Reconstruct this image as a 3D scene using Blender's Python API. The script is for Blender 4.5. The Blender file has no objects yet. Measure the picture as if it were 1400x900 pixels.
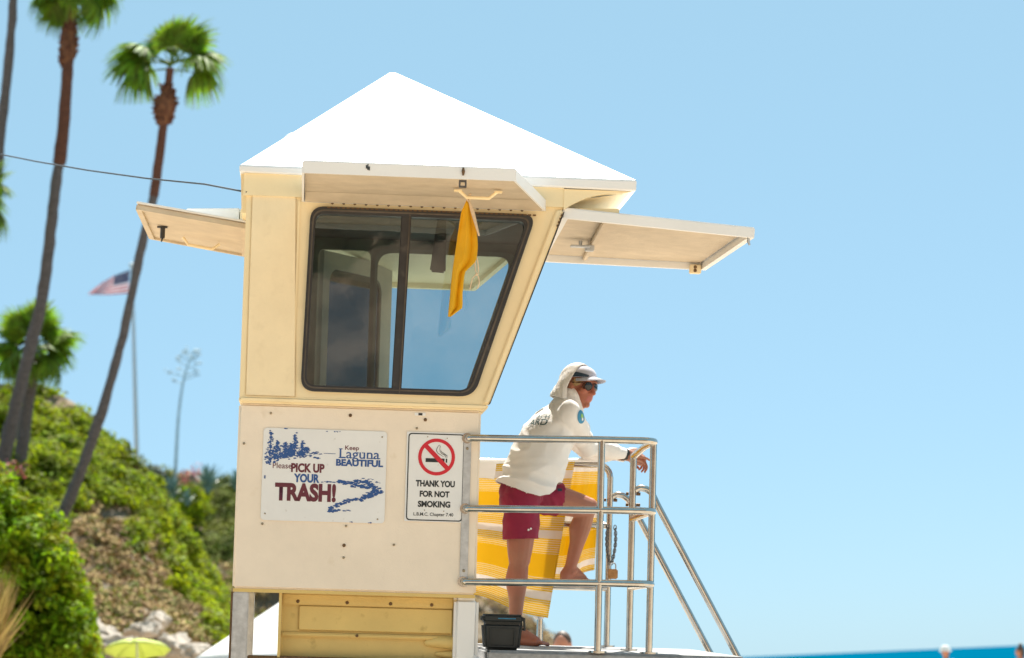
import bpy, bmesh, math, random
from math import radians as R, sin, cos, pi
from mathutils import Vector as V, Matrix, Euler, noise
from mathutils.bvhtree import BVHTree
random.seed(7)
S = bpy.context.scene
COL = S.collection
# ------------------------------------------------------------------ camera
F, CX, CY = 3800.0, 700.0, 450.0                      # lens in pixels of the 1400x900 photograph
CR, CD, CF = V((.999123, .005044, -.041571)), V((-.041876, .120353, -.991848)), V((0, .992718, .120459))
EYE = V((0, 0, 1.6))
cam = bpy.data.cameras.new('camera'); co = bpy.data.objects.new('camera', cam); COL.objects.link(co)
m = Matrix.Identity(4)
for i in range(3):
    m[i][0], m[i][1], m[i][2], m[i][3] = CR[i], -CD[i], -CF[i], EYE[i]
co.matrix_world = m
cam.sensor_width = 36; cam.lens = F / 1400 * 36
cam.clip_start = .1; cam.clip_end = 60000
cam.dof.use_dof = True; cam.dof.focus_distance = 14.3; cam.dof.aperture_fstop = 3.4
S.camera = co
# ------------------------------------------------------------------ light
SUN_EL, SUN_AZ = R(56.3), R(14)
w = bpy.data.worlds.new('World'); S.world = w; w.use_nodes = True
nt = w.node_tree; nt.nodes.clear()
sky = nt.nodes.new('ShaderNodeTexSky'); sky.sky_type = 'NISHITA'; sky.sun_disc = False
sky.sun_elevation = SUN_EL; sky.sun_rotation = SUN_AZ
sky.air_density = .5; sky.dust_density = .5; sky.ozone_density = 6; sky.altitude = 0
bg = nt.nodes.new('ShaderNodeBackground'); bg.inputs[1].default_value = .1
out = nt.nodes.new('ShaderNodeOutputWorld')
veil = nt.nodes.new('ShaderNodeMixRGB'); veil.inputs[0].default_value = .77          # even marine haze over the blue
veil.inputs[2].default_value = (1.78, 3.05, 3.55, 1)
nt.links.new(sky.outputs[0], veil.inputs[1]); nt.links.new(veil.outputs[0], bg.inputs[0]); nt.links.new(bg.outputs[0], out.inputs[0])
sl = bpy.data.lights.new('sun', 'SUN'); sl.energy = 5; sl.angle = R(.53); sl.color = (1, .95, .87)
so = bpy.data.objects.new('sun', sl); COL.objects.link(so)
sd = V((cos(SUN_EL) * sin(SUN_AZ), cos(SUN_EL) * cos(SUN_AZ), sin(SUN_EL)))
so.rotation_euler = (-sd).to_track_quat('-Z', 'Y').to_euler()
S.view_settings.view_transform = 'Standard'; S.view_settings.look = 'None'
S.view_settings.exposure = 1.13; S.view_settings.gamma = 1
S.cycles.max_bounces = 8; S.cycles.transparent_max_bounces = 12

# ------------------------------------------------------------------ places
# The tower leans a little on the sand: everything on it is measured in its own frame
# (x along the front wall, y away from the viewer, z up, origin at deck level by the front corner).
TW = Matrix.Translation((-.2535, 14.1636, 1.6793)) @ Euler((R(1.6586), R(3.8618), R(4.6073)), 'XYZ').to_matrix().to_4x4()
def at(px, py, D): return EYE + (CR * ((px - CX) / F) + CD * ((py - CY) / F) + CF) * D

# ------------------------------------------------------------------ materials
def N(t, ty, **k):
    n = t.nodes.new(ty)
    for a, b in k.items(): setattr(n, a, b)
    return n
def pmat(name, col, rough=.6, metal=0., var=.12, scale=4., bump=0., bscale=40., col2=None, spec=.5, detail=5, trans=0., island=0., c3=None, c3s=1.2, c3t=(.5, .62), stretch=None):
    ma = bpy.data.materials.new(name); ma.use_nodes = True; t = ma.node_tree; t.nodes.clear(); L = t.links.new
    o = N(t, 'ShaderNodeOutputMaterial'); p = N(t, 'ShaderNodeBsdfPrincipled')
    p.inputs['Roughness'].default_value = rough; p.inputs['Metallic'].default_value = metal
    p.inputs['Specular IOR Level'].default_value = spec
    tc = N(t, 'ShaderNodeTexCoord'); vec = tc.outputs['Object']
    if stretch:
        mp = N(t, 'ShaderNodeMapping'); mp.inputs['Scale'].default_value = stretch; L(vec, mp.inputs[0]); vec = mp.outputs[0]
    n = N(t, 'ShaderNodeTexNoise'); n.inputs['Scale'].default_value = scale; n.inputs['Detail'].default_value = detail
    n.inputs['Roughness'].default_value = .6; L(vec, n.inputs['Vector'])
    r = N(t, 'ShaderNodeValToRGB'); e = r.color_ramp.elements
    a = col2 or tuple(c * (1 - var) for c in col); b = col if col2 else tuple(min(1, c * (1 + var)) for c in col)
    e[0].position = .32; e[1].position = .68; e[0].color = (*a, 1); e[1].color = (*b, 1); L(n.outputs['Fac'], r.inputs[0])
    c = r.outputs[0]
    if c3:
        n3 = N(t, 'ShaderNodeTexNoise'); n3.inputs['Scale'].default_value = c3s; n3.inputs['Detail'].default_value = 6; L(vec, n3.inputs['Vector'])
        r3 = N(t, 'ShaderNodeValToRGB'); r3.color_ramp.elements[0].position, r3.color_ramp.elements[1].position = c3t; L(n3.outputs['Fac'], r3.inputs[0])
        mx = N(t, 'ShaderNodeMixRGB'); L(r3.outputs[0], mx.inputs[0]); L(c, mx.inputs[1]); mx.inputs[2].default_value = (*c3, 1); c = mx.outputs[0]
    if island:
        g = N(t, 'ShaderNodeNewGeometry'); h = N(t, 'ShaderNodeHueSaturation')
        mr = N(t, 'ShaderNodeMapRange'); mr.inputs[3].default_value = 1 - island; mr.inputs[4].default_value = 1 + island
        L(g.outputs['Random Per Island'], mr.inputs[0]); L(mr.outputs[0], h.inputs['Value'])
        m2 = N(t, 'ShaderNodeMapRange'); m2.inputs[3].default_value = .5 - island * .05; m2.inputs[4].default_value = .5 + island * .04
        L(g.outputs['Random Per Island'], m2.inputs[0]); L(m2.outputs[0], h.inputs['Hue']); L(c, h.inputs['Color']); c = h.outputs[0]
    L(c, p.inputs['Base Color'])
    if bump:
        n2 = N(t, 'ShaderNodeTexNoise'); n2.inputs['Scale'].default_value = bscale; n2.inputs['Detail'].default_value = 4; L(vec, n2.inputs['Vector'])
        bp = N(t, 'ShaderNodeBump'); bp.inputs['Strength'].default_value = bump; bp.inputs['Distance'].default_value = .02
        L(n2.outputs['Fac'], bp.inputs['Height']); L(bp.outputs[0], p.inputs['Normal'])
    if trans:
        tr = N(t, 'ShaderNodeBsdfTranslucent'); L(c, tr.inputs[0]); ms = N(t, 'ShaderNodeMixShader'); ms.inputs[0].default_value = trans
        L(p.outputs[0], ms.inputs[1]); L(tr.outputs[0], ms.inputs[2]); L(ms.outputs[0], o.inputs[0])
    else: L(p.outputs[0], o.inputs[0])
    return ma
def glass(name, tint, gloss=1.0):
    ma = bpy.data.materials.new(name); ma.use_nodes = True; t = ma.node_tree; t.nodes.clear(); L = t.links.new
    o = N(t, 'ShaderNodeOutputMaterial'); fr = N(t, 'ShaderNodeFresnel'); fr.inputs[0].default_value = 1.52
    tc = N(t, 'ShaderNodeTexCoord'); no = N(t, 'ShaderNodeTexNoise'); no.inputs['Scale'].default_value = 7; L(tc.outputs['Object'], no.inputs[0])
    bp = N(t, 'ShaderNodeBump'); bp.inputs['Strength'].default_value = .05; bp.inputs['Distance'].default_value = .004; L(no.outputs[0], bp.inputs['Height'])
    mu = N(t, 'ShaderNodeMath', operation='MULTIPLY'); mu.inputs[1].default_value = gloss; L(fr.outputs[0], mu.inputs[0])
    tr = N(t, 'ShaderNodeBsdfTransparent'); tr.inputs[0].default_value = (*tint, 1)
    gl = N(t, 'ShaderNodeBsdfGlossy'); gl.inputs['Roughness'].default_value = .02; L(bp.outputs[0], gl.inputs['Normal'])
    ms = N(t, 'ShaderNodeMixShader'); L(mu.outputs[0], ms.inputs[0]); L(tr.outputs[0], ms.inputs[1]); L(gl.outputs[0], ms.inputs[2]); L(ms.outputs[0], o.inputs[0])
    return ma
M = dict(
 white=pmat('white_gelcoat', (.86, .85, .83), .45, var=.03, scale=2, bump=.05, bscale=30),
 lining=pmat('shutter_lining_shaded', (.62, .51, .37), .7, var=.08, scale=9, bump=.1, bscale=50, c3=(.56, .455, .32), c3s=7, c3t=(.5, .75)),  # dirty beige, with the shade of the undersides put into the colour
 cream=pmat('cream_gelcoat', (.92, .76, .47), .5, var=.03, scale=3, bump=.06, bscale=60, c3=(.80, .64, .38), c3s=5, c3t=(.62, .8)),
 cream2=pmat('cream_gelcoat_weathered', (.92, .765, .50), .55, var=.03, scale=6, bump=.1, bscale=80, c3=(.85, .70, .45), c3s=14, c3t=(.56, .8)),
 pale=pmat('cream_gelcoat_pale', (.87, .755, .615), .5, var=.04, scale=5, bump=.08, bscale=120, c3=(.68, .55, .38), c3s=7, c3t=(.66, .85)),
 gold=pmat('ochre_panel', (.72, .52, .18), .6, var=.05, scale=5, bump=.08, bscale=60, c3=(.52, .35, .10), c3s=16, c3t=(.62, .8)),
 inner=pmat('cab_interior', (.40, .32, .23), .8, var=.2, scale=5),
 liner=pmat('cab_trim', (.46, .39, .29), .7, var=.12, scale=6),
 dark=pmat('dark_interior', (.10, .082, .065), .8, var=.3, scale=9),  # brown stands in for the reflection across the upper glass
 rubber=pmat('black_rubber', (.028, .028, .03), .45, var=.2, scale=20, c3=(.06, .055, .05), c3s=14, c3t=(.6, .7)),
 steel=pmat('stainless_tube', (.52, .50, .46), .16, 1., var=.1, scale=18, c3=(.55, .42, .25), c3s=24, c3t=(.68, .8)),
 galv=pmat('galvanised_steel', (.50, .52, .54), .45, .7, var=.18, scale=22, bump=.05),
 rust=pmat('rusty_screw', (.16, .09, .04), .7, .3, var=.4, scale=90),
 bolt=pmat('dull_bolt', (.33, .27, .18), .5, .6, var=.3, scale=90),
 deck=pmat('deck_grey', (.34, .34, .34), .8, var=.2, scale=30, bump=.3, bscale=200),
 tint=glass('window_glass', (.60, .74, .78), 2.8),
 tint2=glass('tinted_glass', (.20, .22, .24), 1.3),
 signw=pmat('sign_white', (.80, .80, .79), .4, var=.03, scale=6, c3=(.62, .60, .56), c3s=30, c3t=(.68, .8)),
 maroon=pmat('print_maroon', (.13, .018, .035), .5, var=.08), blue=pmat('print_blue', (.02, .085, .28), .5, var=.08),
 ink=pmat('print_black', (.012, .018, .022), .5, var=.1), red=pmat('print_red', (.62, .012, .03), .45, var=.05),
 yflag=pmat('yellow_nylon', (.88, .52, .008), .6, var=.06, scale=9, trans=.3, bump=.05),
 cord=pmat('pale_cord', (.70, .55, .38), .9, var=.15, scale=60),
 skin=pmat('sunburnt_skin', (.34, .138, .08), .45, var=.1, scale=10, c3=(.38, .115, .065), c3s=6, c3t=(.4, .7), bump=.03, bscale=200),
 skin2=pmat('bather_skin', (.52, .22, .13), .5, var=.1, scale=6),
 shirt=pmat('white_shirt', (.88, .86, .83), .9, var=.03, scale=8, bump=.3, bscale=16, trans=.12),
 shorts=pmat('maroon_shorts', (.25, .004, .036), .7, var=.15, scale=10, bump=.1, bscale=30),
 capg=pmat('grey_cap', (.47, .49, .58), .8, var=.05, scale=20, bump=.05, bscale=200), capn=pmat('navy_patch', (.02, .045, .075), .8, var=.1),
 lens=pmat('dark_lens', (.012, .016, .02), .08, var=.1), tort=pmat('brown_frame', (.09, .03, .015), .25, var=.4, scale=60),
 hair=pmat('fair_hair', (.42, .27, .12), .6, var=.2, scale=60), bhair=pmat('brown_hair', (.09, .05, .03), .6, var=.3, scale=30),
 teal=pmat('patch_blue', (.02, .22, .40), .6, var=.2, scale=40), lime=pmat('patch_green', (.25, .5, .12), .6, var=.2, scale=40),
 print=pmat('shirt_print', (.02, .075, .075), .8, var=.1), lip=pmat('lips', (.42, .12, .10), .45, var=.05),
 cooler=pmat('black_plastic', (.007, .012, .014), .5, var=.2, scale=30, bump=.08, bscale=300),
 chain=pmat('chain_steel', (.16, .155, .15), .35, .8, var=.3, scale=60),
 brass=pmat('brass_lock', (.42, .23, .10), .4, .8, var=.2, scale=40),
 wire=pmat('black_wire', (.015, .02, .025), .6), lav=pmat('hat_white', (.82, .82, .80), .8, var=.04),
 barkr=pmat('red_palm_bark', (.14, .055, .032), .95, col2=(.06, .024, .016), scale=7, bump=.5, bscale=14, stretch=(1, 1, 5)),
 bark=pmat('palm_bark', (.13, .115, .115), .95, col2=(.06, .054, .056), scale=7, bump=.5, bscale=14, stretch=(1, 1, 5)),
 skirt=pmat('palm_skirt', (.17, .07, .035), .95, col2=(.06, .022, .015), scale=9, bump=.4, bscale=20, island=.35),
 frond=pmat('palm_frond', (.19, .30, .012), .62, col2=(.08, .17, .012), scale=3, island=.4, trans=.45),
 petiole=pmat('palm_petiole', (.25, .22, .06), .6, var=.2),
 veg=pmat('ground_cover', (.34, .38, .008), .8, col2=(.13, .21, .008), scale=.9, island=.5, trans=.5, spec=.15),
 veg2=pmat('bush_leaf', (.27, .37, .004), .75, col2=(.08, .18, .005), scale=1.3, island=.5, trans=.48, spec=.2, c3=(.32, .33, .012), c3s=2.2),
 veg3=pmat('olive_scrub', (.24, .25, .03), .8, spec=.2, col2=(.10, .135, .025), scale=.6, island=.5, trans=.2),
 vegd=pmat('dark_shrub', (.045, .085, .045), .7, col2=(.02, .05, .035), scale=1, island=.4, trans=.2),
 dry=pmat('dry_grass', (.42, .30, .10), .8, col2=(.26, .18, .06), scale=2, island=.4, trans=.25),
 drys=pmat('dry_scrub', (.48, .33, .15), .9, spec=.15, col2=(.26, .17, .085), scale=.7, island=.45),
 pink=pmat('pink_flower', (.55, .12, .15), .6, var=.3, trans=.3, island=.3),
 agave=pmat('agave_leaf', (.17, .26, .22), .5, col2=(.08, .16, .14), scale=2, island=.2),
 stalk=pmat('agave_stalk', (.46, .58, .64), .8, var=.2, scale=3),  # distance haze put into the colour as pale blue
 earth=pmat('bluff_earth', (.21, .145, .075), .95, col2=(.11, .078, .042), scale=1.1, bump=.6, bscale=3, detail=9, c3=(.215, .17, .12), c3s=.8, c3t=(.52, .6)),
 rockl=pmat('pale_rock', (.50, .43, .35), .9, col2=(.30, .25, .20), scale=2.2, bump=.8, bscale=5),
 sand=pmat('sand', (.54, .44, .335), .95, col2=(.44, .355, .265), scale=.8, bump=.5, bscale=9),
 cliff=pmat('cliff_rock', (.27, .18, .12), .95, col2=(.05, .035, .026), scale=.5, bump=1, bscale=1.5, detail=10),
 canvas=pmat('white_canvas', (.84, .83, .80), .8, var=.03, trans=.2), umb=pmat('lime_canvas', (.66, .74, .20), .7, var=.05, trans=.35),
 umb2=pmat('cream_canvas', (.80, .80, .62), .7, var=.05, trans=.3), pole=pmat('white_pole', (.62, .64, .66), .5, .2, var=.05),
 suit=pmat('swim_cloth', (.05, .10, .2), .8, var=.1), suit2=pmat('grey_cloth', (.3, .3, .3), .8, var=.1),
)
def stripes_mat(name, nodes_fn):
    ma = bpy.data.materials.new(name); ma.use_nodes = True; t = ma.node_tree; t.nodes.clear()
    o = N(t, 'ShaderNodeOutputMaterial'); p = N(t, 'ShaderNodeBsdfPrincipled'); p.inputs['Roughness'].default_value = .85
    c = nodes_fn(t); t.links.new(c, p.inputs['Base Color'])
    tr = N(t, 'ShaderNodeBsdfTranslucent'); t.links.new(c, tr.inputs[0]); ms = N(t, 'ShaderNodeMixShader'); ms.inputs[0].default_value = .5
    t.links.new(p.outputs[0], ms.inputs[1]); t.links.new(tr.outputs[0], ms.inputs[2]); t.links.new(ms.outputs[0], o.inputs[0])
    return ma
def mth(t, op, a, b=None, c=None):
    n = N(t, 'ShaderNodeMath', operation=op)
    for i, q in enumerate((a, b, c)):
        if q is None: continue
        if isinstance(q, (int, float)): n.inputs[i].default_value = q
        else: t.links.new(q, n.inputs[i])
    return n.outputs[0]
def mixc(t, f, a, b):
    n = N(t, 'ShaderNodeMixRGB')
    t.links.new(f, n.inputs[0])
    for i, q in ((1, a), (2, b)):
        if isinstance(q, tuple): n.inputs[i].default_value = (*q, 1)
        else: t.links.new(q, n.inputs[i])
    return n.outputs[0]
def towel_nodes(t):
    uv = N(t, 'ShaderNodeUVMap'); sp = N(t, 'ShaderNodeSeparateXYZ'); t.links.new(uv.outputs[0], sp.inputs[0])
    v = sp.outputs[1]
    ramp = N(t, 'ShaderNodeValToRGB'); ramp.color_ramp.interpolation = 'CONSTANT'
    Y, Wh, Yd = (.80, .57, .028, 1), (.84, .80, .77, 1), (.70, .33, .003, 1)
    st = [(0, Y)]
    q = .02
    # one repeat from the hem: fine stripes, white band, fine stripes, plain gold
    for k in range(7): st += [(q, Wh), (q + .011, Y)]; q += .036
    st += [(q, Wh)]; q += .14; st += [(q, Y)]; q += .024
    for k in range(6): st += [(q, Wh), (q + .011, Y)]; q += .036
    el = ramp.color_ramp.elements
    el[0].position, el[0].color = st[0]; el[1].position, el[1].color = st[1]
    for ps, cl in st[2:]:
        x = el.new(ps); x.color = cl
    fr = mth(t, 'FRACT', mth(t, 'MULTIPLY', v, 2.55)); t.links.new(fr, ramp.inputs[0])
    return ramp.outputs[0]
M['towel'] = stripes_mat('towel_cloth', towel_nodes)
def flag_nodes(t):
    uv = N(t, 'ShaderNodeUVMap'); sp = N(t, 'ShaderNodeSeparateXYZ'); t.links.new(uv.outputs[0], sp.inputs[0])
    u, v = sp.outputs[0], sp.outputs[1]
    s = mth(t, 'MODULO', mth(t, 'FLOOR', mth(t, 'MULTIPLY', v, 13)), 2)
    c = mixc(t, s, (.55, .06, .09), (.88, .86, .88))
    can = mth(t, 'MULTIPLY', mth(t, 'LESS_THAN', u, .4), mth(t, 'GREATER_THAN', v, 6 / 13))
    fu = mth(t, 'SUBTRACT', mth(t, 'FRACT', mth(t, 'MULTIPLY', u, 15)), .5); fv = mth(t, 'SUBTRACT', mth(t, 'FRACT', mth(t, 'MULTIPLY', mth(t, 'SUBTRACT', v, 6 / 13), 9.3)), .5)
    d = mth(t, 'ADD', mth(t, 'MULTIPLY', fu, fu), mth(t, 'MULTIPLY', fv, fv))
    bl = mixc(t, mth(t, 'LESS_THAN', d, .06), (.015, .04, .16), (.72, .70, .72))
    return mixc(t, can, c, bl)
M['usflag'] = stripes_mat('flag_cloth', flag_nodes)
def sea_mat():
    ma = bpy.data.materials.new('sea_water'); ma.use_nodes = True; t = ma.node_tree; p = t.nodes['Principled BSDF']
    p.inputs['Base Color'].default_value = (0, .09, .165, 1); p.inputs['Roughness'].default_value = .5; p.inputs['Specular IOR Level'].default_value = .0
    tc = N(t, 'ShaderNodeTexCoord'); n = N(t, 'ShaderNodeTexNoise'); n.inputs['Scale'].default_value = .6; n.inputs['Detail'].default_value = 6
    t.links.new(tc.outputs['Object'], n.inputs[0]); b = N(t, 'ShaderNodeBump'); b.inputs['Strength'].default_value = .6; b.inputs['Distance'].default_value = .6
    t.links.new(n.outputs[0], b.inputs['Height']); t.links.new(b.outputs[0], p.inputs['Normal'])
    return ma
M['sea'] = sea_mat()

# ------------------------------------------------------------------ mesh tools
class MB:
    def __init__(s): s.b = bmesh.new()
    def box(s, x0, x1, y0, y1, z0, z1, bev=0, seg=2):
        r = bmesh.ops.create_cube(s.b, size=1)
        for v in r['verts']:
            v.co = V((x0 + (v.co.x + .5) * (x1 - x0), y0 + (v.co.y + .5) * (y1 - y0), z0 + (v.co.z + .5) * (z1 - z0)))
        if bev: s.bev(r['verts'], bev, seg)
        return s
    def bev(s, verts, w, seg=2):
        es = list({e for v in verts for e in v.link_edges})
        bmesh.ops.bevel(s.b, geom=es, offset=w, segments=seg, affect='EDGES', clamp_overlap=True)
    def hexa(s, pts, bev=0, seg=2):                    # 8 corners: bottom 4, top 4
        vs = [s.b.verts.new(p) for p in pts]
        for f in ((0, 3, 2, 1), (4, 5, 6, 7), (0, 1, 5, 4), (1, 2, 6, 5), (2, 3, 7, 6), (3, 0, 4, 7)): s.b.faces.new([vs[i] for i in f])
        bmesh.ops.recalc_face_normals(s.b, faces=list({f for v in vs for f in v.link_faces}))
        if bev: s.bev(vs, bev, seg)
        return s
    def plate(s, outer, holes, y0, y1):                # polygon in xz with holes, y0..y1 thick
        es = []
        for lp in [outer] + holes:
            vs = [s.b.verts.new((x, y0, z)) for x, z in lp]
            es += [s.b.edges.new((vs[i], vs[(i + 1) % len(vs)])) for i in range(len(vs))]
        g = bmesh.ops.triangle_fill(s.b, edges=es, use_beauty=True)
        fs = [f for f in g['geom'] if isinstance(f, bmesh.types.BMFace)]
        ex = bmesh.ops.extrude_face_region(s.b, geom=fs)
        for v in ex['geom']:
            if isinstance(v, bmesh.types.BMVert): v.co.y += y1 - y0
        bmesh.ops.recalc_face_normals(s.b, faces=s.b.faces[:])
        return s
    def tube(s, pts, r, n=10, cap=True, sq=None):
        pts = [V(p) for p in pts]; rs = r if isinstance(r, (list, tuple)) else [r] * len(pts)
        rings = []; up = None
        for i, p in enumerate(pts):
            d = (pts[min(i + 1, len(pts) - 1)] - pts[max(i - 1, 0)]).normalized()
            if up is None: up = V((0, 0, 1)) if abs(d.z) < .9 else V((0, 1, 0))
            a = d.cross(up).normalized(); up = a.cross(d).normalized()
            rings.append([s.b.verts.new(p + (a * cos(2 * pi * k / n) + up * sin(2 * pi * k / n)) * rs[i]) for k in range(n)])
        for A, B in zip(rings, rings[1:]):
            for k in range(n): s.b.faces.new((A[k], A[(k + 1) % n], B[(k + 1) % n], B[k]))
        if cap: s.b.faces.new(rings[0][::-1]); s.b.faces.new(rings[-1])
        return s
    def loft(s, secs, n=16):                           # closed body: (centre, rx, ry, axis_x, axis_y) with domed ends
        rings = []
        for c, rx, ry, ax, ay in secs:
            rings.append([s.b.verts.new(V(c) + V(ax) * (rx * cos(2 * pi * k / n)) + V(ay) * (ry * sin(2 * pi * k / n))) for k in range(n)])
        for A, B in zip(rings, rings[1:]):
            for k in range(n): s.b.faces.new((A[k], A[(k + 1) % n], B[(k + 1) % n], B[k]))
        s.b.faces.new(rings[0][::-1]); s.b.faces.new(rings[-1])
        return s
    def limb(s, chain, n=14):                          # chain of (point, radius): swept spheres, domed ends
        P = [V(c[0]) for c in chain]; r = [c[1] for c in chain]
        d0 = (P[0] - P[1]).normalized(); d1 = (P[-1] - P[-2]).normalized()
        pp, rr = [], []
        for t in (1, .8, .45): pp.append(P[0] + d0 * r[0] * t); rr.append(max(.0015, r[0] * math.sqrt(max(0, 1 - t * t))))
        pp += P; rr += r
        for t in (.45, .8, 1): pp.append(P[-1] + d1 * r[-1] * t); rr.append(max(.0015, r[-1] * math.sqrt(max(0, 1 - t * t))))
        return s.tube(pp, rr, n)
    def ell(s, c, rad, rot=None, seg=20):
        r = bmesh.ops.create_uvsphere(s.b, u_segments=seg, v_segments=seg // 2 + 2, radius=1)
        mm = Matrix.Translation(c) @ (rot.to_4x4() if rot else Matrix.Identity(4)) @ Matrix.Diagonal((*rad, 1))
        bmesh.ops.transform(s.b, matrix=mm, verts=r['verts']); return s
    def cyl(s, p0, p1, r, n=12): return s.tube([p0, p1], r, n)
    def quad(s, *p): s.b.faces.new([s.b.verts.new(q) for q in p]); return s
    def mesh(s, name):
        me = bpy.data.meshes.new(name); s.b.to_mesh(me); s.b.free(); return me
def smooth(me, ang=40):
    for p in me.polygons: p.use_smooth = True
    me.set_sharp_from_angle(angle=R(ang))
def tag(o, label=None, cat=None, group=None, kind=None):
    for k, v in (('label', label), ('category', cat), ('group', group), ('kind', kind)):
        if v: o[k] = v
    return o
def obj(name, me, mat, parent=None, sm=True, kind=None, label=None):
    if isinstance(me, MB):
        me = me.mesh(name)
        if parent is not None: me.transform(Matrix.Translation(-ORG.get(parent.name, V((0, 0, 0)))))
    if mat: me.materials.clear(); me.materials.append(mat)
    if sm: smooth(me)
    o = bpy.data.objects.new(name, me); COL.objects.link(o)
    if sm and len(me.polygons) < 420:
        wn = o.modifiers.new('w', 'WEIGHTED_NORMAL'); wn.keep_sharp = True; wn.weight = 100
    if parent is not None: o.parent = parent; ORG[o.name] = ORG.get(parent.name, V((0, 0, 0)))
    return tag(o, label=label, kind=kind)
ORG = {}
def root(name, base, label, cat, group=None, frame=TW):
    """Empty at the thing's base; parts are written in the frame's own coordinates."""
    o = bpy.data.objects.new(name, None); COL.objects.link(o); o.empty_display_size = .1
    o.matrix_world = frame @ Matrix.Translation(base); ORG[o.name] = V(base)
    return tag(o, label, cat, group)
WORLD = Matrix.Identity(4)
def single(name, mb, mat, base, label, cat, group=None, frame=TW, sm=True, kind=None):
    me = mb.mesh(name) if isinstance(mb, MB) else mb
    me.transform(Matrix.Translation(-V(base)))
    o = obj(name, me, mat, sm=sm); o.matrix_world = frame @ Matrix.Translation(base); ORG[o.name] = V(base)
    return tag(o, label, cat, group, kind)
def rrect(x0, x1, z0, z1, r, n=6, xt0=None, xt1=None, r2=None):
    """rounded quad in xz, ccw; top edge may have other x ends"""
    xt0 = x0 if xt0 is None else xt0; xt1 = x1 if xt1 is None else xt1
    cs = [V((x0, z0)), V((x1, z0)), V((xt1, z1)), V((xt0, z1))]; o = []
    for i in range(4):
        p, a, b = cs[i], cs[i - 1], cs[(i + 1) % 4]
        u, v = (a - p).normalized(), (b - p).normalized()
        for k in range(n + 1):
            t = k / n; q = p + u * r * (1 - t) ** 2 + v * r * t ** 2
            o.append((q.x, q.y))
    return o
def remeshed(mb, voxel, sm=6, fac=.5):
    me = mb.mesh('tmp'); o = bpy.data.objects.new('tmp', me); COL.objects.link(o)
    md = o.modifiers.new('r', 'REMESH'); md.mode = 'VOXEL'; md.voxel_size = voxel
    if sm: s_ = o.modifiers.new('s', 'SMOOTH'); s_.iterations = sm; s_.factor = fac
    dg = bpy.context.evaluated_depsgraph_get(); nm = bpy.data.meshes.new_from_object(o.evaluated_get(dg))
    bpy.data.objects.remove(o); bpy.data.meshes.remove(me); return nm
def text_mesh(s, x0, x1, z0, z1, y, bold=0., depth=.0012, shear=0):
    """flat lettering filling the given box on the plane y"""
    cu = bpy.data.curves.new('t', 'FONT'); cu.body = s; cu.offset = bold; cu.resolution_u = 4; cu.shear = shear
    o = bpy.data.objects.new('t', cu); COL.objects.link(o)
    dg = bpy.context.evaluated_depsgraph_get(); me = bpy.data.meshes.new_from_object(o.evaluated_get(dg))
    bpy.data.objects.remove(o)
    xs = [v.co.x for v in me.vertices]; ys = [v.co.y for v in me.vertices]
    ax, bx, ay, by = min(xs), max(xs), min(ys), max(ys)
    for v in me.vertices:
        v.co = V((x0 + (v.co.x - ax) / (bx - ax) * (x1 - x0), y, z0 + (v.co.y - ay) / (by - ay) * (z1 - z0)))
    return me
def addmesh(mb, me): mb.b.from_mesh(me); bpy.data.meshes.remove(me)
def fbm(p, o=4): return noise.fractal(p, 1.0, 2.1, o)

# ================================================================== the setting
def sand_h(x, y):
    h = .05 * noise.noise(V((x * .35, y * .35, 1)))
    h += max(0, min(1, (-x - 1 + .02 * y) / 9)) ** 1.3 * max(0, min(1, (y - 22) / 26)) * 2.3      # bank rising to the bluff
    h += .34 * math.exp(-((x - .9) ** 2 + (y - 40) ** 2) / 14)
    if y > 75: h -= (y - 75) * .09
    if x > 18: h -= (x - 18) * .05
    return max(h, -3)
mb = MB(); xs = [-60 + 1.5 * i for i in range(101)]; ys = [-62 + 1.5 * i for i in range(110)]
gv = [[mb.b.verts.new((x, y, sand_h(x, y))) for x in xs] for y in ys]
for j in range(len(ys) - 1):
    for i in range(len(xs) - 1): mb.b.faces.new((gv[j][i], gv[j][i + 1], gv[j + 1][i + 1], gv[j + 1][i]))
obj('sand', mb, M['sand'], kind='structure')
mb = MB(); mb.quad((-30000, 20, -.6), (30000, 20, -.6), (30000, 45000, -.6), (-30000, 45000, -.6)); obj('sea', mb, M['sea'], kind='structure')
mb = MB(); mb.quad((-30000, -30000, -3.2), (30000, -30000, -3.2), (30000, 30, -3.2), (-30000, 30, -3.2)); obj('ground', mb, M['sand'], kind='structure')

def surface(name, fn, ns, nt_, mat):
    mb = MB(); g = [[mb.b.verts.new(fn(i / ns, j / nt_)) for i in range(ns + 1)] for j in range(nt_ + 1)]
    for j in range(nt_):
        for i in range(ns): mb.b.faces.new((g[j][i], g[j][i + 1], g[j + 1][i + 1], g[j + 1][i]))
    bmesh.ops.recalc_face_normals(mb.b, faces=mb.b.faces[:])
    return obj(name, mb, mat, kind='structure')
def interp(tab, x):
    if x <= tab[0][0]: return tab[0][1]
    for (a, u), (b, v) in zip(tab, tab[1:]):
        if x <= b: return u + (v - u) * (x - a) / (b - a)
    return tab[-1][1]
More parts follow.
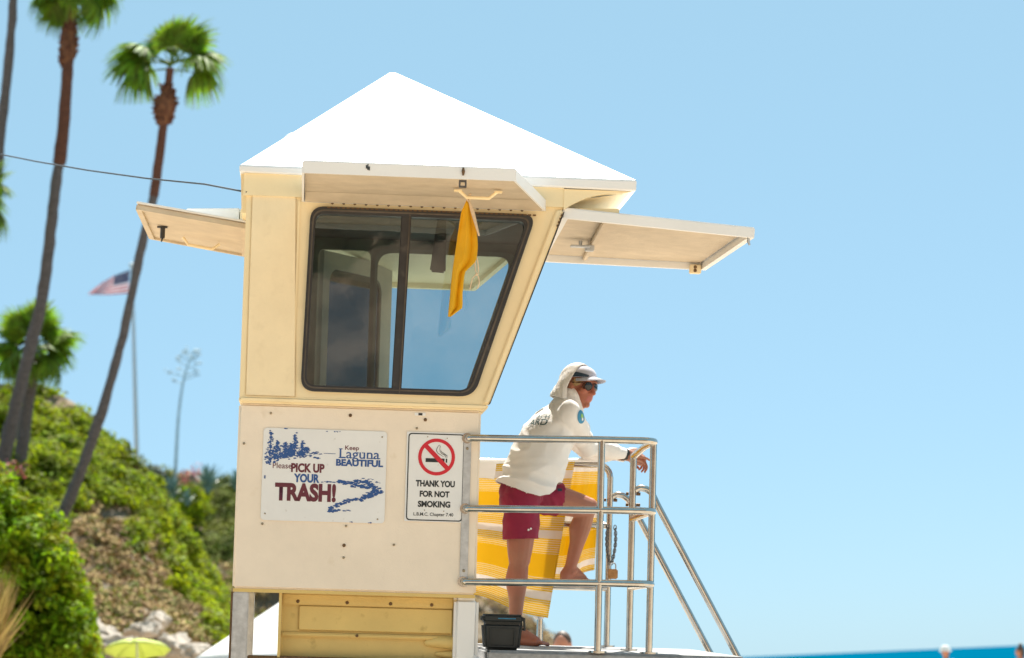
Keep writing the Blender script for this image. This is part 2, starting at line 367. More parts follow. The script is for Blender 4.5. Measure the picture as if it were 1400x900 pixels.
# near bluff: crest 78 m off, foot 55 m off; (px, py) of the crest line as sighted along the coast
CREST = [(-260, 500), (-100, 505), (0, 522), (45, 527), (80, 540), (105, 556), (130, 582), (160, 604), (190, 638), (215, 668), (240, 706), (262, 745), (285, 790), (303, 830), (318, 868), (340, 905), (420, 960)]
FOOT = [(-260, 800), (0, 872), (150, 868), (250, 890), (330, 925), (420, 975)]
def bluff(s, t):
    px = -260 + 680 * s
    if t < .82:
        k = t / .82; top = at(px, interp(CREST, px), 78); ft = at(px + 26 * k, interp(FOOT, px), 57)
        prof = k ** .8
        p = top.lerp(ft, k); p.z = top.z + (ft.z - top.z) * prof
        q = V((p.x * .35, p.y * .16, p.z * .3))
        p.z += .55 * fbm(q * 1.3) * min(1, k * 6) + .16 * fbm(q * 6); p.y += 1.3 * fbm(q * 1.1 + V((9, 2, 4))); p.x += .35 * fbm(q * 2 + V((3, 7, 1)))
    else:
        k = (t - .82) / .18; top = at(px, interp(CREST, px), 78); p = top + V((-6 * k, 30 * k, -3 * k))    # flat top behind the crest
    return p
def bluff_t(s, t): return bluff(s, t)
mb = MB(); ns, n1, n2 = 170, 90, 8
rows = [(.8199 * (1 - j / n1)) for j in range(n1)] + [0] + [.82 + .18 * (j + 1) / n2 for j in range(n2)]
g = [[mb.b.verts.new(bluff(i / ns, t)) for i in range(ns + 1)] for t in rows]
for j in range(len(rows) - 1):
    for i in range(ns): mb.b.faces.new((g[j][i], g[j][i + 1], g[j + 1][i + 1], g[j + 1][i]))
bmesh.ops.recalc_face_normals(mb.b, faces=mb.b.faces[:]); obj('bluff', mb, M['earth'], kind='structure')
# headland beyond it, 150 m off, running out to the right behind the tower
CREST2 = [(-100, 560), (100, 610), (190, 640), (240, 646), (330, 660), (420, 690), (520, 750), (600, 792), (655, 812), (690, 822), (720, 840), (745, 862), (770, 885), (800, 915), (840, 940)]
def headland(s, t):
    px = -100 + 940 * s
    if t > .2:
        k = (t - .2) / .8; top = at(px, interp(CREST2, px), 150); ft = at(px + 10 * k, 962 - 30 * s, 118)
        p = top.lerp(ft, k); q = p * .16
        p.z = top.z + (ft.z - top.z) * k ** .8 + (1.3 * fbm(q) + .5 * fbm(q * 3.5)) * min(1, k * 5); p.y += 4 * fbm(q * .8 + V((4, 1, 8)))
        p.z += .25 * fbm(q * 5)
    else:
        k = 1 - t / .2; top = at(px, interp(CREST2, px), 150); p = top + V((-4 * k, 60 * k, -5 * k))
    return p
surface('headland', headland, 150, 60, M['earth'])
# the bluff at the viewer's back (what the tower windows mirror)
def backcliff(s, t):
    x = -70 + 130 * s; p = V((x, -34 - 9 * t ** 1.4, -.5 + 24 * t)); q = p * .12
    p.y -= 4 * fbm(q) + 1.4 * fbm(q * 4); p.z += 1.5 * fbm(q * 2) * t
    return p
surface('cliff', backcliff, 110, 50, M['cliff'])

# ================================================================== lifeguard tower
tower = root('lifeguard_tower', (-.6, .9, -1.62), 'cream fibreglass lifeguard tower with a white pyramid roof and raised shutters', 'lifeguard tower')
DP = 1.72                                                       # depth of the cab
WX0, WX1 = -1.237, -.006
def hole(): return rrect(-.925, -.05, 1.30, 2.236, .07, 8, -.905, .242)
# front and rear upper walls with the window opening, slanted at the ocean end
UP = [(WX0, 1.245), (.018, 1.245), (.032, 1.262), (.385, 2.285), (.385, 2.40), (WX0 - .002, 2.40)]
mb = MB().plate(UP, [hole()], -.012, .045); front = obj('wall', mb, M['cream'], tower, sm=False)
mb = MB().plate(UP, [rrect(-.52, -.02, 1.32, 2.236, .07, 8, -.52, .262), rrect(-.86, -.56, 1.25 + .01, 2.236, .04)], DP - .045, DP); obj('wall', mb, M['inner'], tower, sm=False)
mb = MB().hexa([(WX0, .046, 1.245), (WX0 + .05, .046, 1.245), (WX0 + .05, DP - .046, 1.245), (WX0, DP - .046, 1.245), (WX0, .046, 2.38), (WX0 + .05, .046, 2.38), (WX0 + .05, DP - .046, 2.38), (WX0, DP - .046, 2.38)]); obj('wall', mb, M['cream'], tower, sm=False)
# slanted ocean-side wall: sill, header and posts round its window
def slx(z): return .032 + (z - 1.262) / (2.285 - 1.262) * .353
def slant(z0, z1, y0, y1, th=.045):
    return [(slx(z0) - th, y0, z0), (slx(z0), y0, z0), (slx(z0), y1, z0), (slx(z0) - th, y1, z0), (slx(z1) - th, y0, z1), (slx(z1), y0, z1), (slx(z1), y1, z1), (slx(z1) - th, y1, z1)]
mb = MB()
mb.hexa(slant(1.262, 1.31, .046, DP - .046)); mb.hexa(slant(2.235, 2.285, .046, DP - .046)); mb.hexa(slant(1.31, 2.235, .046, .12)); mb.hexa(slant(1.31, 2.235, DP - .12, DP - .046))
obj('wall', mb, M['cream'], tower, sm=False)
mb = MB().hexa(slant(1.31, 2.235, .12, DP - .12, .008)); obj('window_pane', mb, M['tint'], tower, sm=False)
# raised vertical panel at the shore end of the front wall
mb = MB().hexa([(-1.208, -.021, 1.262), (-.953, -.021, 1.262), (-.953, -.012, 1.262), (-1.208, -.012, 1.262), (-1.212, -.021, 2.31), (-.985, -.021, 2.31), (-.985, -.012, 2.31), (-1.212, -.012, 2.31)], .006); obj('raised_panel', mb, M['cream2'], tower)
mb = MB().box(-.975, -.962, -.017, -.012, 1.262, 2.27, .002); obj('panel_seam', mb, M['cream'], tower)
# soft ledge under the window and corner mouldings
mb = MB().hexa([(WX0 - .002, -.02, 1.225), (.02, -.02, 1.225), (.02, DP, 1.225), (WX0 - .002, DP, 1.225), (WX0 - .002, -.026, 1.262), (.034, -.026, 1.262), (.034, DP + .005, 1.262), (WX0 - .002, DP + .005, 1.262)], .012, 3); obj('ledge', mb, M['cream'], tower)
mb = MB().hexa([(.002, -.03, 1.262), (.034, -.03, 1.262), (.034, -.0125, 1.262), (.002, -.0125, 1.262), (.35, -.03, 2.27), (.387, -.03, 2.27), (.387, -.0125, 2.27), (.35, -.0125, 2.27)], .006, 2); obj('corner_trim', mb, M['cream'], tower)
mb = MB().hexa([(.0345, -.028, 1.262), (.0385, -.028, 1.262), (.0385, .1, 1.262), (.0345, .1, 1.262), (.3875, -.028, 2.26), (.3915, -.028, 2.26), (.3915, .1, 2.26), (.3875, .1, 2.26)]); obj('edge_seal', mb, M['rubber'], tower)
# lower cab
mb = MB(); mb.box(WX0, WX1, 0, DP, .288, 1.224, .012, 3); obj('wall', mb, M['pale'], tower)
mb = MB().box(WX0 + .004, WX1 - .004, .006, DP - .006, .272, .289); obj('floor_edge', mb, M['gold'], tower)
for x, z, q in ((-1.075, 1.178, 0), (-.672, 1.18, 1), (-.29, 1.17, 1), (-.332, 1.125, 0), (-1.098, .617, 0), (-.675, .618, 0), (-.682, .52, 1), (-.682, .458, 0), (-1.205, 1.02, 0), (-.43, .53, 0)):
    mb = MB().ell((x, -.003, z), (.009 if q else .0065, .006, .009 if q else .0065), None, 10); obj('screw', mb, M['rust'] if q else M['bolt'], tower)
mb = MB().box(-.345, -.29, -.004, .002, 1.19, 1.204); s_ = obj('slot_plate', mb, M['white'], tower); mb = MB().box(-.326, -.306, -.006, -.0042, 1.191, 1.203); obj('slot', mb, M['rubber'], s_, sm=False)
# support below the cab
mb = MB().box(-.985, -.114, .10, .14, -.06, .272); und = obj('recess_panel', mb, M['gold'], tower, sm=False)
mb = MB().box(-.985, -.114, .075, .0995, .215, .272, .006); obj('upper_rail', mb, M['gold'], und)
mb = MB().box(-.90, -.1145, .086, .0995, .085, .2145, .01, 3); obj('pressing', mb, M['gold'], und)
mb = MB().box(-.985, -.114, .078, .0995, .055, .075, .006); obj('step', mb, M['gold'], und)
mb = MB().limb([((-.24, .095, .04), .018), ((-.18, .09, .045), .03), ((-.10, .09, .04), .034)]).limb([((-.19, .1, -.015), .012), ((-.13, .095, -.02), .022), ((-.10, .095, -.02), .024)]); obj('swelling', mb, M['gold'], und)
for x in (-.905, -.655, -.435, -.225): obj('bolt', MB().ell((x, .073, .232), (.009, .005, .009), None, 8), M['rust'], und)
obj('bolt', MB().ell((-.6, .074, .066), (.008, .005, .008), None, 8), M['rust'], und)
mb = MB().hexa([(-1.0, .02, -.06), (-.986, .02, -.06), (-.986, .5, -.06), (-1.0, .5, -.06), (-1.0, .02, .272), (-.986, .02, .272), (-.986, .5, .272), (-1.0, .5, .272)]); obj('side_panel', mb, M['gold'], tower, sm=False)
mb = MB().box(-.113, .012, .012, 1.2, -.08, .2715, .02, 3); obj('column', mb, M['white'], tower)
mb = MB().hexa([(-.05, .0, -.08), (.06, .0, -.08), (.06, 1.0, -.08), (-.05, 1.0, -.08), (-.05, .01, -.015), (.014, .01, -.015), (.014, 1., -.015), (-.05, 1., -.015)], .012, 3); obj('column_foot', mb, M['white'], tower)
obj('beam', MB().box(-1.149, -.114, .02, .09, -.075, -.045, .004), M['rust'], tower)
for x0, x1, y0, y1 in ((-1.232, -1.152, .004, .08), (-1.232, -1.152, DP - .08, DP - .004), (-.1, -.02, 1.55, 1.63), (-.1, -.02, .25, .33)):
    obj('leg', MB().box(x0, x1, y0, y1, -1.7, .2715 if x0 < -1 else -.0805, .006), M['galv'], tower)
obj('leg_edge', MB().box(-1.243, -1.2325, .01, .07, -1.7, .2715, .002), M['rust'], tower)
for y in (.04, DP - .04): obj('skid', MB().box(-1.5, 1.4, y - .07, y + .07, -1.86, -1.701, .02), M['galv'], tower)
# deck
deck = obj('deck', MB().box(.0615, 1.37, -.06, 1.96, -.06, .014, .012, 2), M['deck'], tower)
obj('deck_edge', MB().box(.062, 1.36, -.075, -.061, -.07, .004, .004), M['deck'], deck)
for x in (.7, 1.3):
    for y in (.05, 1.85): obj('leg', MB().cyl((x, y, -1.7), (x, y, -.061), .03), M['galv'], tower)
# roof: hipped, apex off centre towards the shore
EX0, EX1, EY0, EY1, EZ, FZ = -1.279, .757, -.055, 1.78, 2.437, 2.38
APX = V((-.49, .88, 3.118))
mb = MB()
ap = [mb.b.verts.new(APX + V((dx, dy, 0))) for dx, dy in ((-.016, -.016), (.016, -.016), (.016, .016), (-.016, .016))]
def ring(d, z, dz=0): return [mb.b.verts.new((x, y, z + (dz if x < 0 else 0))) for x, y in ((EX0 + d, EY0 + d), (EX1 - d, EY0 + d), (EX1 - d, EY1 - d), (EX0 + d, EY1 - d))]
rg_ = [ring(.014, EZ + .006), ring(.005, EZ + .001), ring(.001, EZ - .005), ring(0, EZ - .012), ring(.001, FZ + .008, .02), ring(.004, FZ + .002, .02), ring(.010, FZ, .02), ring(.028, FZ + .0005, .02), ring(.029, 2.415)]
mb.b.faces.new(ap)
for A, B in zip([ap] + rg_, rg_):
    for i in range(4): mb.b.faces.new((B[i], B[(i + 1) % 4], A[(i + 1) % 4], A[i]))
mb.b.faces.new(rg_[-1][::-1])
bmesh.ops.recalc_face_normals(mb.b, faces=mb.b.faces[:])
roof = obj('roof', mb, M['white'], tower, sm=False)
mb = MB().ell((-1.0, 1.02, 2.745), (.075, .06, .05)).box(-1.06, -.94, .98, 1.06, 2.62, 2.73, .01); obj('vent_cap', mb, M['white'], roof)
# flared soffit under the ocean eave: a coved bracket at each end, a coved lining between
def cove(y0, y1):
    pts = [(.386, 2.272)]
    for k in range(9):
        t = k / 8; pts.append((.392 + .30 * t, 2.276 + .092 * (1 - (1 - t) ** 2.4)))
    pts += [(.735, 2.379), (.386, 2.379)]
    return MB().plate(pts, [], y0, y1)
obj('eave_bracket', cove(-.035, .02), M['cream'], tower, sm=False); obj('eave_bracket', cove(1.70, 1.745), M['cream'], tower, sm=False)
mb = MB(); prev = None
for k in range(9):
    t = k / 8; x, z = .39 + .335 * t, 2.30 + .076 * t ** .6
    cur = [mb.b.verts.new((x, y, z)) for y in (.021, 1.70)]
    if prev: mb.b.faces.new((prev[0], prev[1], cur[1], cur[0]))
    prev = cur
obj('soffit', mb, M['cream'], tower)
mb = MB().box(-1.255, .386, -.03, -.0125, 2.285, 2.399); obj('head_rail', mb, M['cream'], tower, sm=False)
mb = MB().hexa([(-1.262, .02, 2.2), (-1.239, .02, 2.2), (-1.239, .3, 2.2), (-1.262, .3, 2.2), (-1.272, .01, 2.40), (-1.24, .01, 2.40), (-1.24, .3, 2.4), (-1.272, .3, 2.4)]); obj('corner_gusset', mb, M['cream'], tower, sm=False)
# window: rubber frame, mullion, panes
def ringplate(o, i, y0, y1): return MB().plate(o, [i], y0, y1)
fo = rrect(-.93, -.046, 1.294, 2.242, .075, 10, -.91, .247); fi = rrect(-.902, -.078, 1.325, 2.205, .05, 10, -.882, .199)
win = obj('window_frame', ringplate(fo, fi, -.034, .03), M['rubber'], tower, sm=False)
fo2 = rrect(-.918, -.062, 1.309, 2.226, .065, 10, -.898, .226); 
obj('gasket', ringplate(fo2, rrect(-.912, -.07, 1.316, 2.218, .06, 10, -.891, .216), -.040, -.0345), M['dark'], win, sm=False)
mb = MB().hexa([(-.468, -.03, 1.3), (-.418, -.03, 1.3), (-.418, .012, 1.3), (-.468, .012, 1.3), (-.445, -.03, 2.22), (-.393, -.03, 2.22), (-.393, .012, 2.22), (-.445, .012, 2.22)], .005); obj('mullion', mb, M['rubber'], win)
obj('mullion_strip', MB().hexa([(-.43, -.036, 1.3), (-.424, -.036, 1.3), (-.424, -.0305, 1.3), (-.43, -.0305, 1.3), (-.405, -.036, 2.22), (-.399, -.036, 2.22), (-.399, -.0305, 2.22), (-.405, -.0305, 2.22)]), M['dark'], win)
obj('pane', MB().hexa([(-.915, .0, 1.31), (-.44, .0, 1.31), (-.44, .005, 1.31), (-.915, .005, 1.31), (-.895, .0, 2.22), (-.415, .0, 2.22), (-.415, .005, 2.22), (-.895, .005, 2.22)]), M['tint'], win, sm=False)
obj('pane', MB().hexa([(-.44, .013, 1.31), (-.062, .013, 1.31), (-.062, .018, 1.31), (-.44, .018, 1.31), (-.415, .013, 2.22), (.225, .013, 2.22), (.225, .018, 2.22), (-.415, .018, 2.22)]), M['tint'], win, sm=False)
# inside: ceiling, dark lining, rear window and the half-open rear door
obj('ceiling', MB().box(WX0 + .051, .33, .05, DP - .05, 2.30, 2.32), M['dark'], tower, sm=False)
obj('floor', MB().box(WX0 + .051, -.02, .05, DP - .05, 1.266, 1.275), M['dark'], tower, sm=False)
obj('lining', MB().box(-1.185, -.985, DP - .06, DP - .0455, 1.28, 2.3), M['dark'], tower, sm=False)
rwo = rrect(-.535, .0, 1.30, 2.25, .08, 8, -.535, .285); rwi = rrect(-.52, -.035, 1.325, 2.225, .09, 8, -.52, .25)
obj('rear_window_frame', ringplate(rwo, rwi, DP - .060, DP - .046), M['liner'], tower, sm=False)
dang = R(58); H = V((-.845, DP + .01, 0))
def dpt(u, z, k=0): return H + V((cos(dang) * u - sin(dang) * k, sin(dang) * u + cos(dang) * k, z))
def dplate(outer, holes, k0, k1):
    b = MB().plate(outer, holes, k0, k1)
    for v in b.b.verts: v.co = dpt(v.co.x, v.co.z, v.co.y)
    return b
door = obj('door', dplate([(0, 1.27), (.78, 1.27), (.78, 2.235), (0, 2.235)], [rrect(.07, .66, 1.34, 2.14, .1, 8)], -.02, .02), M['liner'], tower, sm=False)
obj('pane', dplate(rrect(.06, .67, 1.33, 2.15, .1, 6), [], -.006, .0), M['tint2'], door, sm=False)
obj('hanging_strip', MB().hexa([(-.27, .5, 1.99), (-.185, .5, 1.985), (-.185, .53, 1.985), (-.27, .53, 1.99), (-.235, .5, 2.299), (-.19, .5, 2.299), (-.19, .53, 2.299), (-.235, .53, 2.299)], .01), M['dark'], tower)
# ---- shutters (raised): rimmed trays seen from below
def tray(P, th, rim, mat, inset_up=.028):
    """P: four corners of the underside (hinge a, hinge b, outer b, outer a); tray opens downwards"""
    P = [V(p) for p in P]; n = (P[1] - P[0]).cross(P[3] - P[0]).normalized()
    if n.z < 0: n = -n
    c = sum(P, V()) / 4; mb = MB(); bv = mb.b.verts.new
    I = []
    for i in range(4):
        a, b = (P[i - 1] - P[i]).normalized(), (P[(i + 1) % 4] - P[i]).normalized(); sn = max(.3, a.cross(b).length)
        I.append(P[i] + (a + b) * (rim / sn))
    T_ = [bv(p + n * th) for p in P]; B = [bv(p) for p in P]; I0 = [bv(p) for p in I]; I1 = [bv(p + n * inset_up) for p in I]
    for i in range(4):
        j = (i + 1) % 4
        for A, C in ((T_, B), (B, I0), (I0, I1)): mb.b.faces.new((A[i], A[j], C[j], C[i]))
    mb.b.faces.new(T_); mb.b.faces.new(I1)
    bmesh.ops.recalc_face_normals(mb.b, faces=mb.b.faces[:])
    es = [e for e in mb.b.edges if any(v in T_ for v in e.verts)]
    bmesh.ops.bevel(mb.b, geom=es, offset=.006, segments=2, affect='EDGES', clamp_overlap=True)
    return mb, n
# front shutter
mb, n = tray([(-.956, -.02, 2.262), (.296, -.02, 2.262), (.066, -1.0, 2.264), (-.955, -1.0, 2.264)], .062, .011, M['white'], .045)
vis = obj('shutter', mb, M['white'], tower)
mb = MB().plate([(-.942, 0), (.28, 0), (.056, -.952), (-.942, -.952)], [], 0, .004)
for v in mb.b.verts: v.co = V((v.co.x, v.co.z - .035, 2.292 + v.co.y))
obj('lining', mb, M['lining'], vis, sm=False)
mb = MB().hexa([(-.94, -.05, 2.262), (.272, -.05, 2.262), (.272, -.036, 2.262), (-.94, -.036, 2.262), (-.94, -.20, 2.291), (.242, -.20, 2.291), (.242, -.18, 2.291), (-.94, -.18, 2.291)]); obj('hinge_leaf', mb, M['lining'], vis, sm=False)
for k in range(18):
    x = -.80 + k * .0572; obj('rivet', MB().ell((x, -.024, 2.262), (.0075, .006, .0075), None, 8), M['rust'], vis)
mb = MB()
for k in range(44): mb.box(-.825 + k * .0245, -.809 + k * .0245, -.036, -.022, 2.234, 2.241)
obj('piano_hinge', mb, M['rust'], tower, sm=False)
hx, hy = -.08, -.52
mb = MB().tube([(hx - .1, hy, 2.279), (hx - .06, hy, 2.245), (hx + .05, hy, 2.245), (hx + .09, hy, 2.279)], .0085, 8).box(hx - .125, hx - .085, hy - .02, hy + .02, 2.272, 2.2825, .003).box(hx + .075, hx + .115, hy - .02, hy + .02, 2.272, 2.2825, .003); hand = obj('handle', mb, M['cream'], vis)
mb = MB().plate(rrect(-.205, -.168, 2.225, 2.262, .002, 2), [rrect(-.197, -.176, 2.234, 2.252, .002, 2)], -.985, -.965); obj('latch', mb, M['chain'], vis, sm=False)
mb = MB().tube([(-.187, -1.004, 2.318), (-.187, -1.008, 2.30), (-.187, -1.004, 2.28)], [.004, .008, .004], 8); obj('latch_bolt', mb, M['rust'], vis)
mb = MB().box(-.645, -.640, -1.0025, -1.0005, 2.29, 2.318).box(-.652, -.646, -1.0025, -1.0005, 2.296, 2.312).box(-.639, -.633, -1.0025, -1.0005, 2.288, 2.306); obj('mark', mb, M['ink'], vis, sm=False)
# ocean shutter
mb, n = tray([(.382, -.02, 2.232), (.40, 1.66, 2.205), (1.368, 1.66, 2.19), (1.38, -.02, 2.165)], .055, .03, M['white'], .047)
osh = obj('shutter', mb, M['white'], tower)
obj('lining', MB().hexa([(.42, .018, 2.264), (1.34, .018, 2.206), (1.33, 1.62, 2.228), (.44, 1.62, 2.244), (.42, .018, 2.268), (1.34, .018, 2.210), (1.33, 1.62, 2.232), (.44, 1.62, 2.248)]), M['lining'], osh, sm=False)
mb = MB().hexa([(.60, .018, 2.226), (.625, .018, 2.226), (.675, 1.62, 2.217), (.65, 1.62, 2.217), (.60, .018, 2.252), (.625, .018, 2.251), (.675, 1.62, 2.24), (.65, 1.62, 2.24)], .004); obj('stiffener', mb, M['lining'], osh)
mb = MB().box(.515, .625, .9, .96, 2.204, 2.214, .003).cyl((.57, .93, 2.214), (.57, .93, 2.24), .01).box(.60, .65, .95, 1.0, 2.19, 2.222, .004); obj('catch', mb, M['galv'], osh)
mb = MB().box(1.27, 1.335, 1.60, 1.65, 2.165, 2.215, .004); cb = obj('corner_plate', mb, M['cream2'], osh)
for z in (2.18, 2.2): obj('bolt', MB().ell((1.30, 1.598, z), (.01, .006, .01), None, 8), M['rust'], cb)
mb = MB().tube([(1.355, .02, 2.172), (1.355, .018, 2.15), (1.362, .016, 2.13)], [.008, .008, .005], 8); obj('pin', mb, M['galv'], osh)
# the cream plate and dark gap where the ocean shutter is hinged under the eave
obj('hinge_block', MB().hexa([(.39, .022, 2.262), (.68, .022, 2.252), (.68, .3, 2.258), (.39, .3, 2.264), (.39, .022, 2.288), (.68, .022, 2.296), (.68, .3, 2.30), (.39, .3, 2.29)], .004), M['cream'], osh)
mb = MB()
for k in range(4): mb.box(.372 - .0065 * k, .379 - .0065 * k, -.045, -.0305, 2.236 - .018 * k, 2.246 - .018 * k)
obj('piano_hinge', mb, M['rust'], osh, sm=False)
# shore shutter
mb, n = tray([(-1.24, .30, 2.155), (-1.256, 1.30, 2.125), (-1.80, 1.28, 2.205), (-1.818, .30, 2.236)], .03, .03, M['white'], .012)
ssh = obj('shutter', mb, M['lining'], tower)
mb = MB().hexa([(-1.24, .29, 2.187), (-1.815, .29, 2.267), (-1.80, 1.28, 2.237), (-1.256, 1.30, 2.157), (-1.24, .29, 2.199), (-1.815, .29, 2.279), (-1.80, 1.28, 2.249), (-1.256, 1.30, 2.169)], .004); obj('skin', mb, M['white'], ssh)
mb = MB().hexa([(-1.29, .66, 2.20), (-1.57, .66, 2.236), (-1.57, 1.1, 2.236), (-1.29, 1.1, 2.20), (-1.29, .66, 2.312), (-1.572, .66, 2.30), (-1.572, 1.1, 2.30), (-1.29, 1.1, 2.312)], .003); obj('hump', mb, M['white'], ssh)
obj('hinge_block', MB().box(-1.285, -1.2375, .62, 1.12, 2.17, 2.305, .004), M['cream2'], ssh)
mb = MB().tube([(-1.70, .78, 2.215), (-1.70, .78, 2.15)], .013, 10).tube([(-1.70, .78, 2.15), (-1.705, .78, 2.13)], [.006, .003], 8).box(-1.73, -1.675, .77, .79, 2.205, 2.215); obj('catch', mb, M['rubber'], ssh)
mb = MB().tube([(-1.60, .98, 2.185), (-1.57, .98, 2.145), (-1.44, .98, 2.125), (-1.40, .98, 2.155)], .008, 8); obj('handle', mb, M['cream2'], ssh)
# rear shutter (seen through the glass)
mb, n = tray([(-.98, DP + .02, 2.262), (.30, DP + .02, 2.262), (.10, DP + .95, 2.135), (-.95, DP + .95, 2.135)], .05, .03, M['white'], .03)
obj('shutter', mb, M['cream2'], tower)

# ---- railing
RR = .0185
rail = root('guard_railing', (.6, .9, .014), 'stainless steel tube railing round the tower deck where the person leans', 'railing')
def arc(c, a0, a1, r, ax, ay, n=6): return [V(c) + V(ax) * (r * cos(a0 + (a1 - a0) * k / n)) + V(ay) * (r * sin(a0 + (a1 - a0) * k / n)) for k in range(n + 1)]
for z, nm in ((1.082, 0), (.724, 1), (.354, 2)):
    pts = [(-.072, -.004, z), (-.066, -.03, z)] + [(-.05, -.045, z)] + [(.2, -.045, z + .004), (.6, -.045, z + .012)]
    pts += arc((.815, .03, z + .014), -pi / 2, 0, .075, (1, 0, 0), (0, 1, 0))
    pts += [(.888, .40, z + .01), (.885, .875, z - (.018 if nm == 0 else 0))]
    r_ = obj('rail', MB().tube(pts, RR, 12), M['steel'], rail)
    obj('flange', MB().tube([(-.074, -.0005, z), (-.074, -.012, z)], .027, 14), M['steel'], r_)
for z in (1.062, .712, .352):
    pts = [(.03, 1.9, z), (.5, 1.9, z)] + ([(.80, 1.9, z)] + arc((.80, 1.9, z - .07), pi / 2, 0, .07, (1, 0, 0), (0, 0, 1))[1:] if z > 1 else [(.868, 1.9, z)])
    obj('rail', MB().tube(pts, RR, 12), M['steel'], rail)
for x0, x1, y, z1 in ((.611, .616, -.045, 1.094), (.887, .887, .03, 1.09), (.884, .884, .875, 1.075), (.872, .874, 1.9, .995), (.05, .05, 1.9, 1.06)):
    p_ = obj('post', MB().tube([(x1, y, .012), (x0, y, z1)], RR - .0005, 12), M['steel'], rail)
    obj('base_plate', MB().tube([(x1, y, .0145), (x1, y, .024)], .047, 16), M['steel'], p_)
mb = MB().box(-.092, -.052, -.008, -.0005, .33, 1.10, .002); pl = obj('wall_plate', mb, M['galv'], rail)
for z in (1.03, .41): obj('screw', MB().ell((-.072, -.009, z), (.008, .004, .008), None, 10), M['bolt'], pl)
obj('stub_post', MB().tube([(.487, 1.93, .014), (.487, 1.93, .17)], .018, 10), M['steel'], rail)
obj('stub_cap', MB().ell((.482, 1.93, .18), (.034, .03, .022), None, 12), M['galv'], rail)
# ---- ladder handrails and treads
lad = root('ladder', (1.6, 1.39, -1.6), 'steel access ladder with two sloping tube handrails at the seaward end of the deck', 'ladder')
for y, px in ((.875, .884), (1.9, .873)):
    pts = [(px + .012, y, .88), (px + .04, y, .893), (px + .075, y, .888), (px + .105, y, .868), (1.02, y, .805), (1.475, y, 0.0), (2.36, y, -1.57)]
    h_ = obj('handrail', MB().tube(pts, RR, 12), M['steel'], lad)
    for z in (.86, .80):
        obj('clamp_bolt', MB().tube([(px - .036, y, z), (px - .022, y, z)], .009, 8), M['rust'], h_); obj('clamp_bolt', MB().tube([(px + .02, y, z), (px + .042, y, z)], .009, 8), M['rust'], h_)
for k in range(5): obj('tread', MB().box(1.42 + .16 * k, 1.62 + .16 * k, .93, 1.85, -.33 - .29 * k, -.29 - .29 * k, .004), M['galv'], lad)
for y in (.92, 1.86): obj('stringer', MB().hexa([(1.42, y - .01, -.28), (1.52, y - .01, -.28), (1.52, y + .01, -.28), (1.42, y + .01, -.28), (1.371, y - .01, -.06), (1.42, y - .01, -.02), (1.42, y + .01, -.02), (1.371, y + .01, -.06)]).tube([(1.45, y, -.2), (2.22, y, -1.6)], .03, 6), M['galv'], lad)
# ---- chain and padlock on the far gate post
ch = root('chain', (.874, 1.87, .47), 'dark steel chain looped on the far gate post', 'chain')
def linkmesh(c, d, tw):
    d = V(d).normalized(); a = d.orthogonal().normalized(); b = d.cross(a); s_ = a * cos(tw) + b * sin(tw)
    return MB().tube([V(c) + d * (.016 * cos(t)) + s_ * (.0085 * sin(t)) for t in [2 * pi * k / 10 for k in range(11)]], .0027, 6)
for side in (-1, 1):
    for k in range(13):
        t = k / 12; z = .70 - .20 * t; x = .872 + side * (.026 * sin(pi * (.3 + .6 * t))) + .010; y = 1.868
        obj('link', linkmesh((x, y, z), (-side * .25 * t, 0, -1), k * pi / 2 + .5), M['chain'], ch)
lk = root('padlock', (.895, 1.86, .405), 'small brass padlock hanging from the dark chain', 'padlock')
obj('body', MB().box(.866, .924, 1.85, 1.872, .405, .462, .006), M['brass'], lk)
obj('shackle', MB().tube([(.878, 1.861, .462)] + arc((.895, 1.861, .482), pi, 0, .017, (1, 0, 0), (0, 0, 1), 6) + [(.912, 1.861, .462)], .004, 8), M['galv'], lk)

# ================================================================== signs
def signbox(name, label, x0, x1, z0, z1, rad, mat):
    r = root(name, ((x0 + x1) / 2, -.002, z0), label, 'sign')
    obj('plate', MB().plate(rrect(x0, x1, z0, z1, rad, 6), [], -.006, -.0025), mat, r, sm=False); return r
sg = signbox('litter_sign', 'white trash reminder sign with maroon and blue lettering and coastal drawings', -1.108, -.482, .636, 1.103, .022, M['signw'])
U = lambda c: -1.108 + (c - 60) / 787 * .626
W_ = lambda c: 1.103 - (c - 72) / 592 * .467
def words(par, items, mat, name='lettering'):
    for s_, a, b, c, d, bold in items:
        mb = MB(); addmesh(mb, text_mesh(s_, U(a), U(b), W_(d), W_(c), -.0072, bold)); obj(name, mb, mat, par, sm=False)
words(sg, [('Please', 126, 246, 293, 330, .004), ('PICK UP', 243, 455, 293, 352, .045), ('TRASH!', 145, 533, 420, 538, .05), ('Keep', 582, 670, 170, 207, .012)], M['maroon'])
words(sg, [('YOUR', 262, 425, 360, 417, .045), ('BEAUTIFUL', 527, 827, 258, 303, .045)], M['blue'])
mb = MB(); addmesh(mb, text_mesh('Laguna', U(548), U(803), W_(272), W_(192), -.0072, .006))
def bar(mb, a, b, c, d, y=-.0075): mb.quad((U(a), y, W_(d)), (U(b), y, W_(d)), (U(b), y, W_(c)), (U(a), y, W_(c)))
for q in ((543, 566, 190, 195), (543, 562, 246, 251), (690, 700, 212, 217), (728, 742, 212, 217), (690, 708, 246, 251), (735, 765, 246, 251), (762, 775, 246, 251), (798, 808, 246, 251), (722, 745, 246, 251), (625, 632, 246, 251)): bar(mb, *q)
obj('serif_lettering', mb, M['blue'], sg, sm=False)
rnd = random.Random(3)
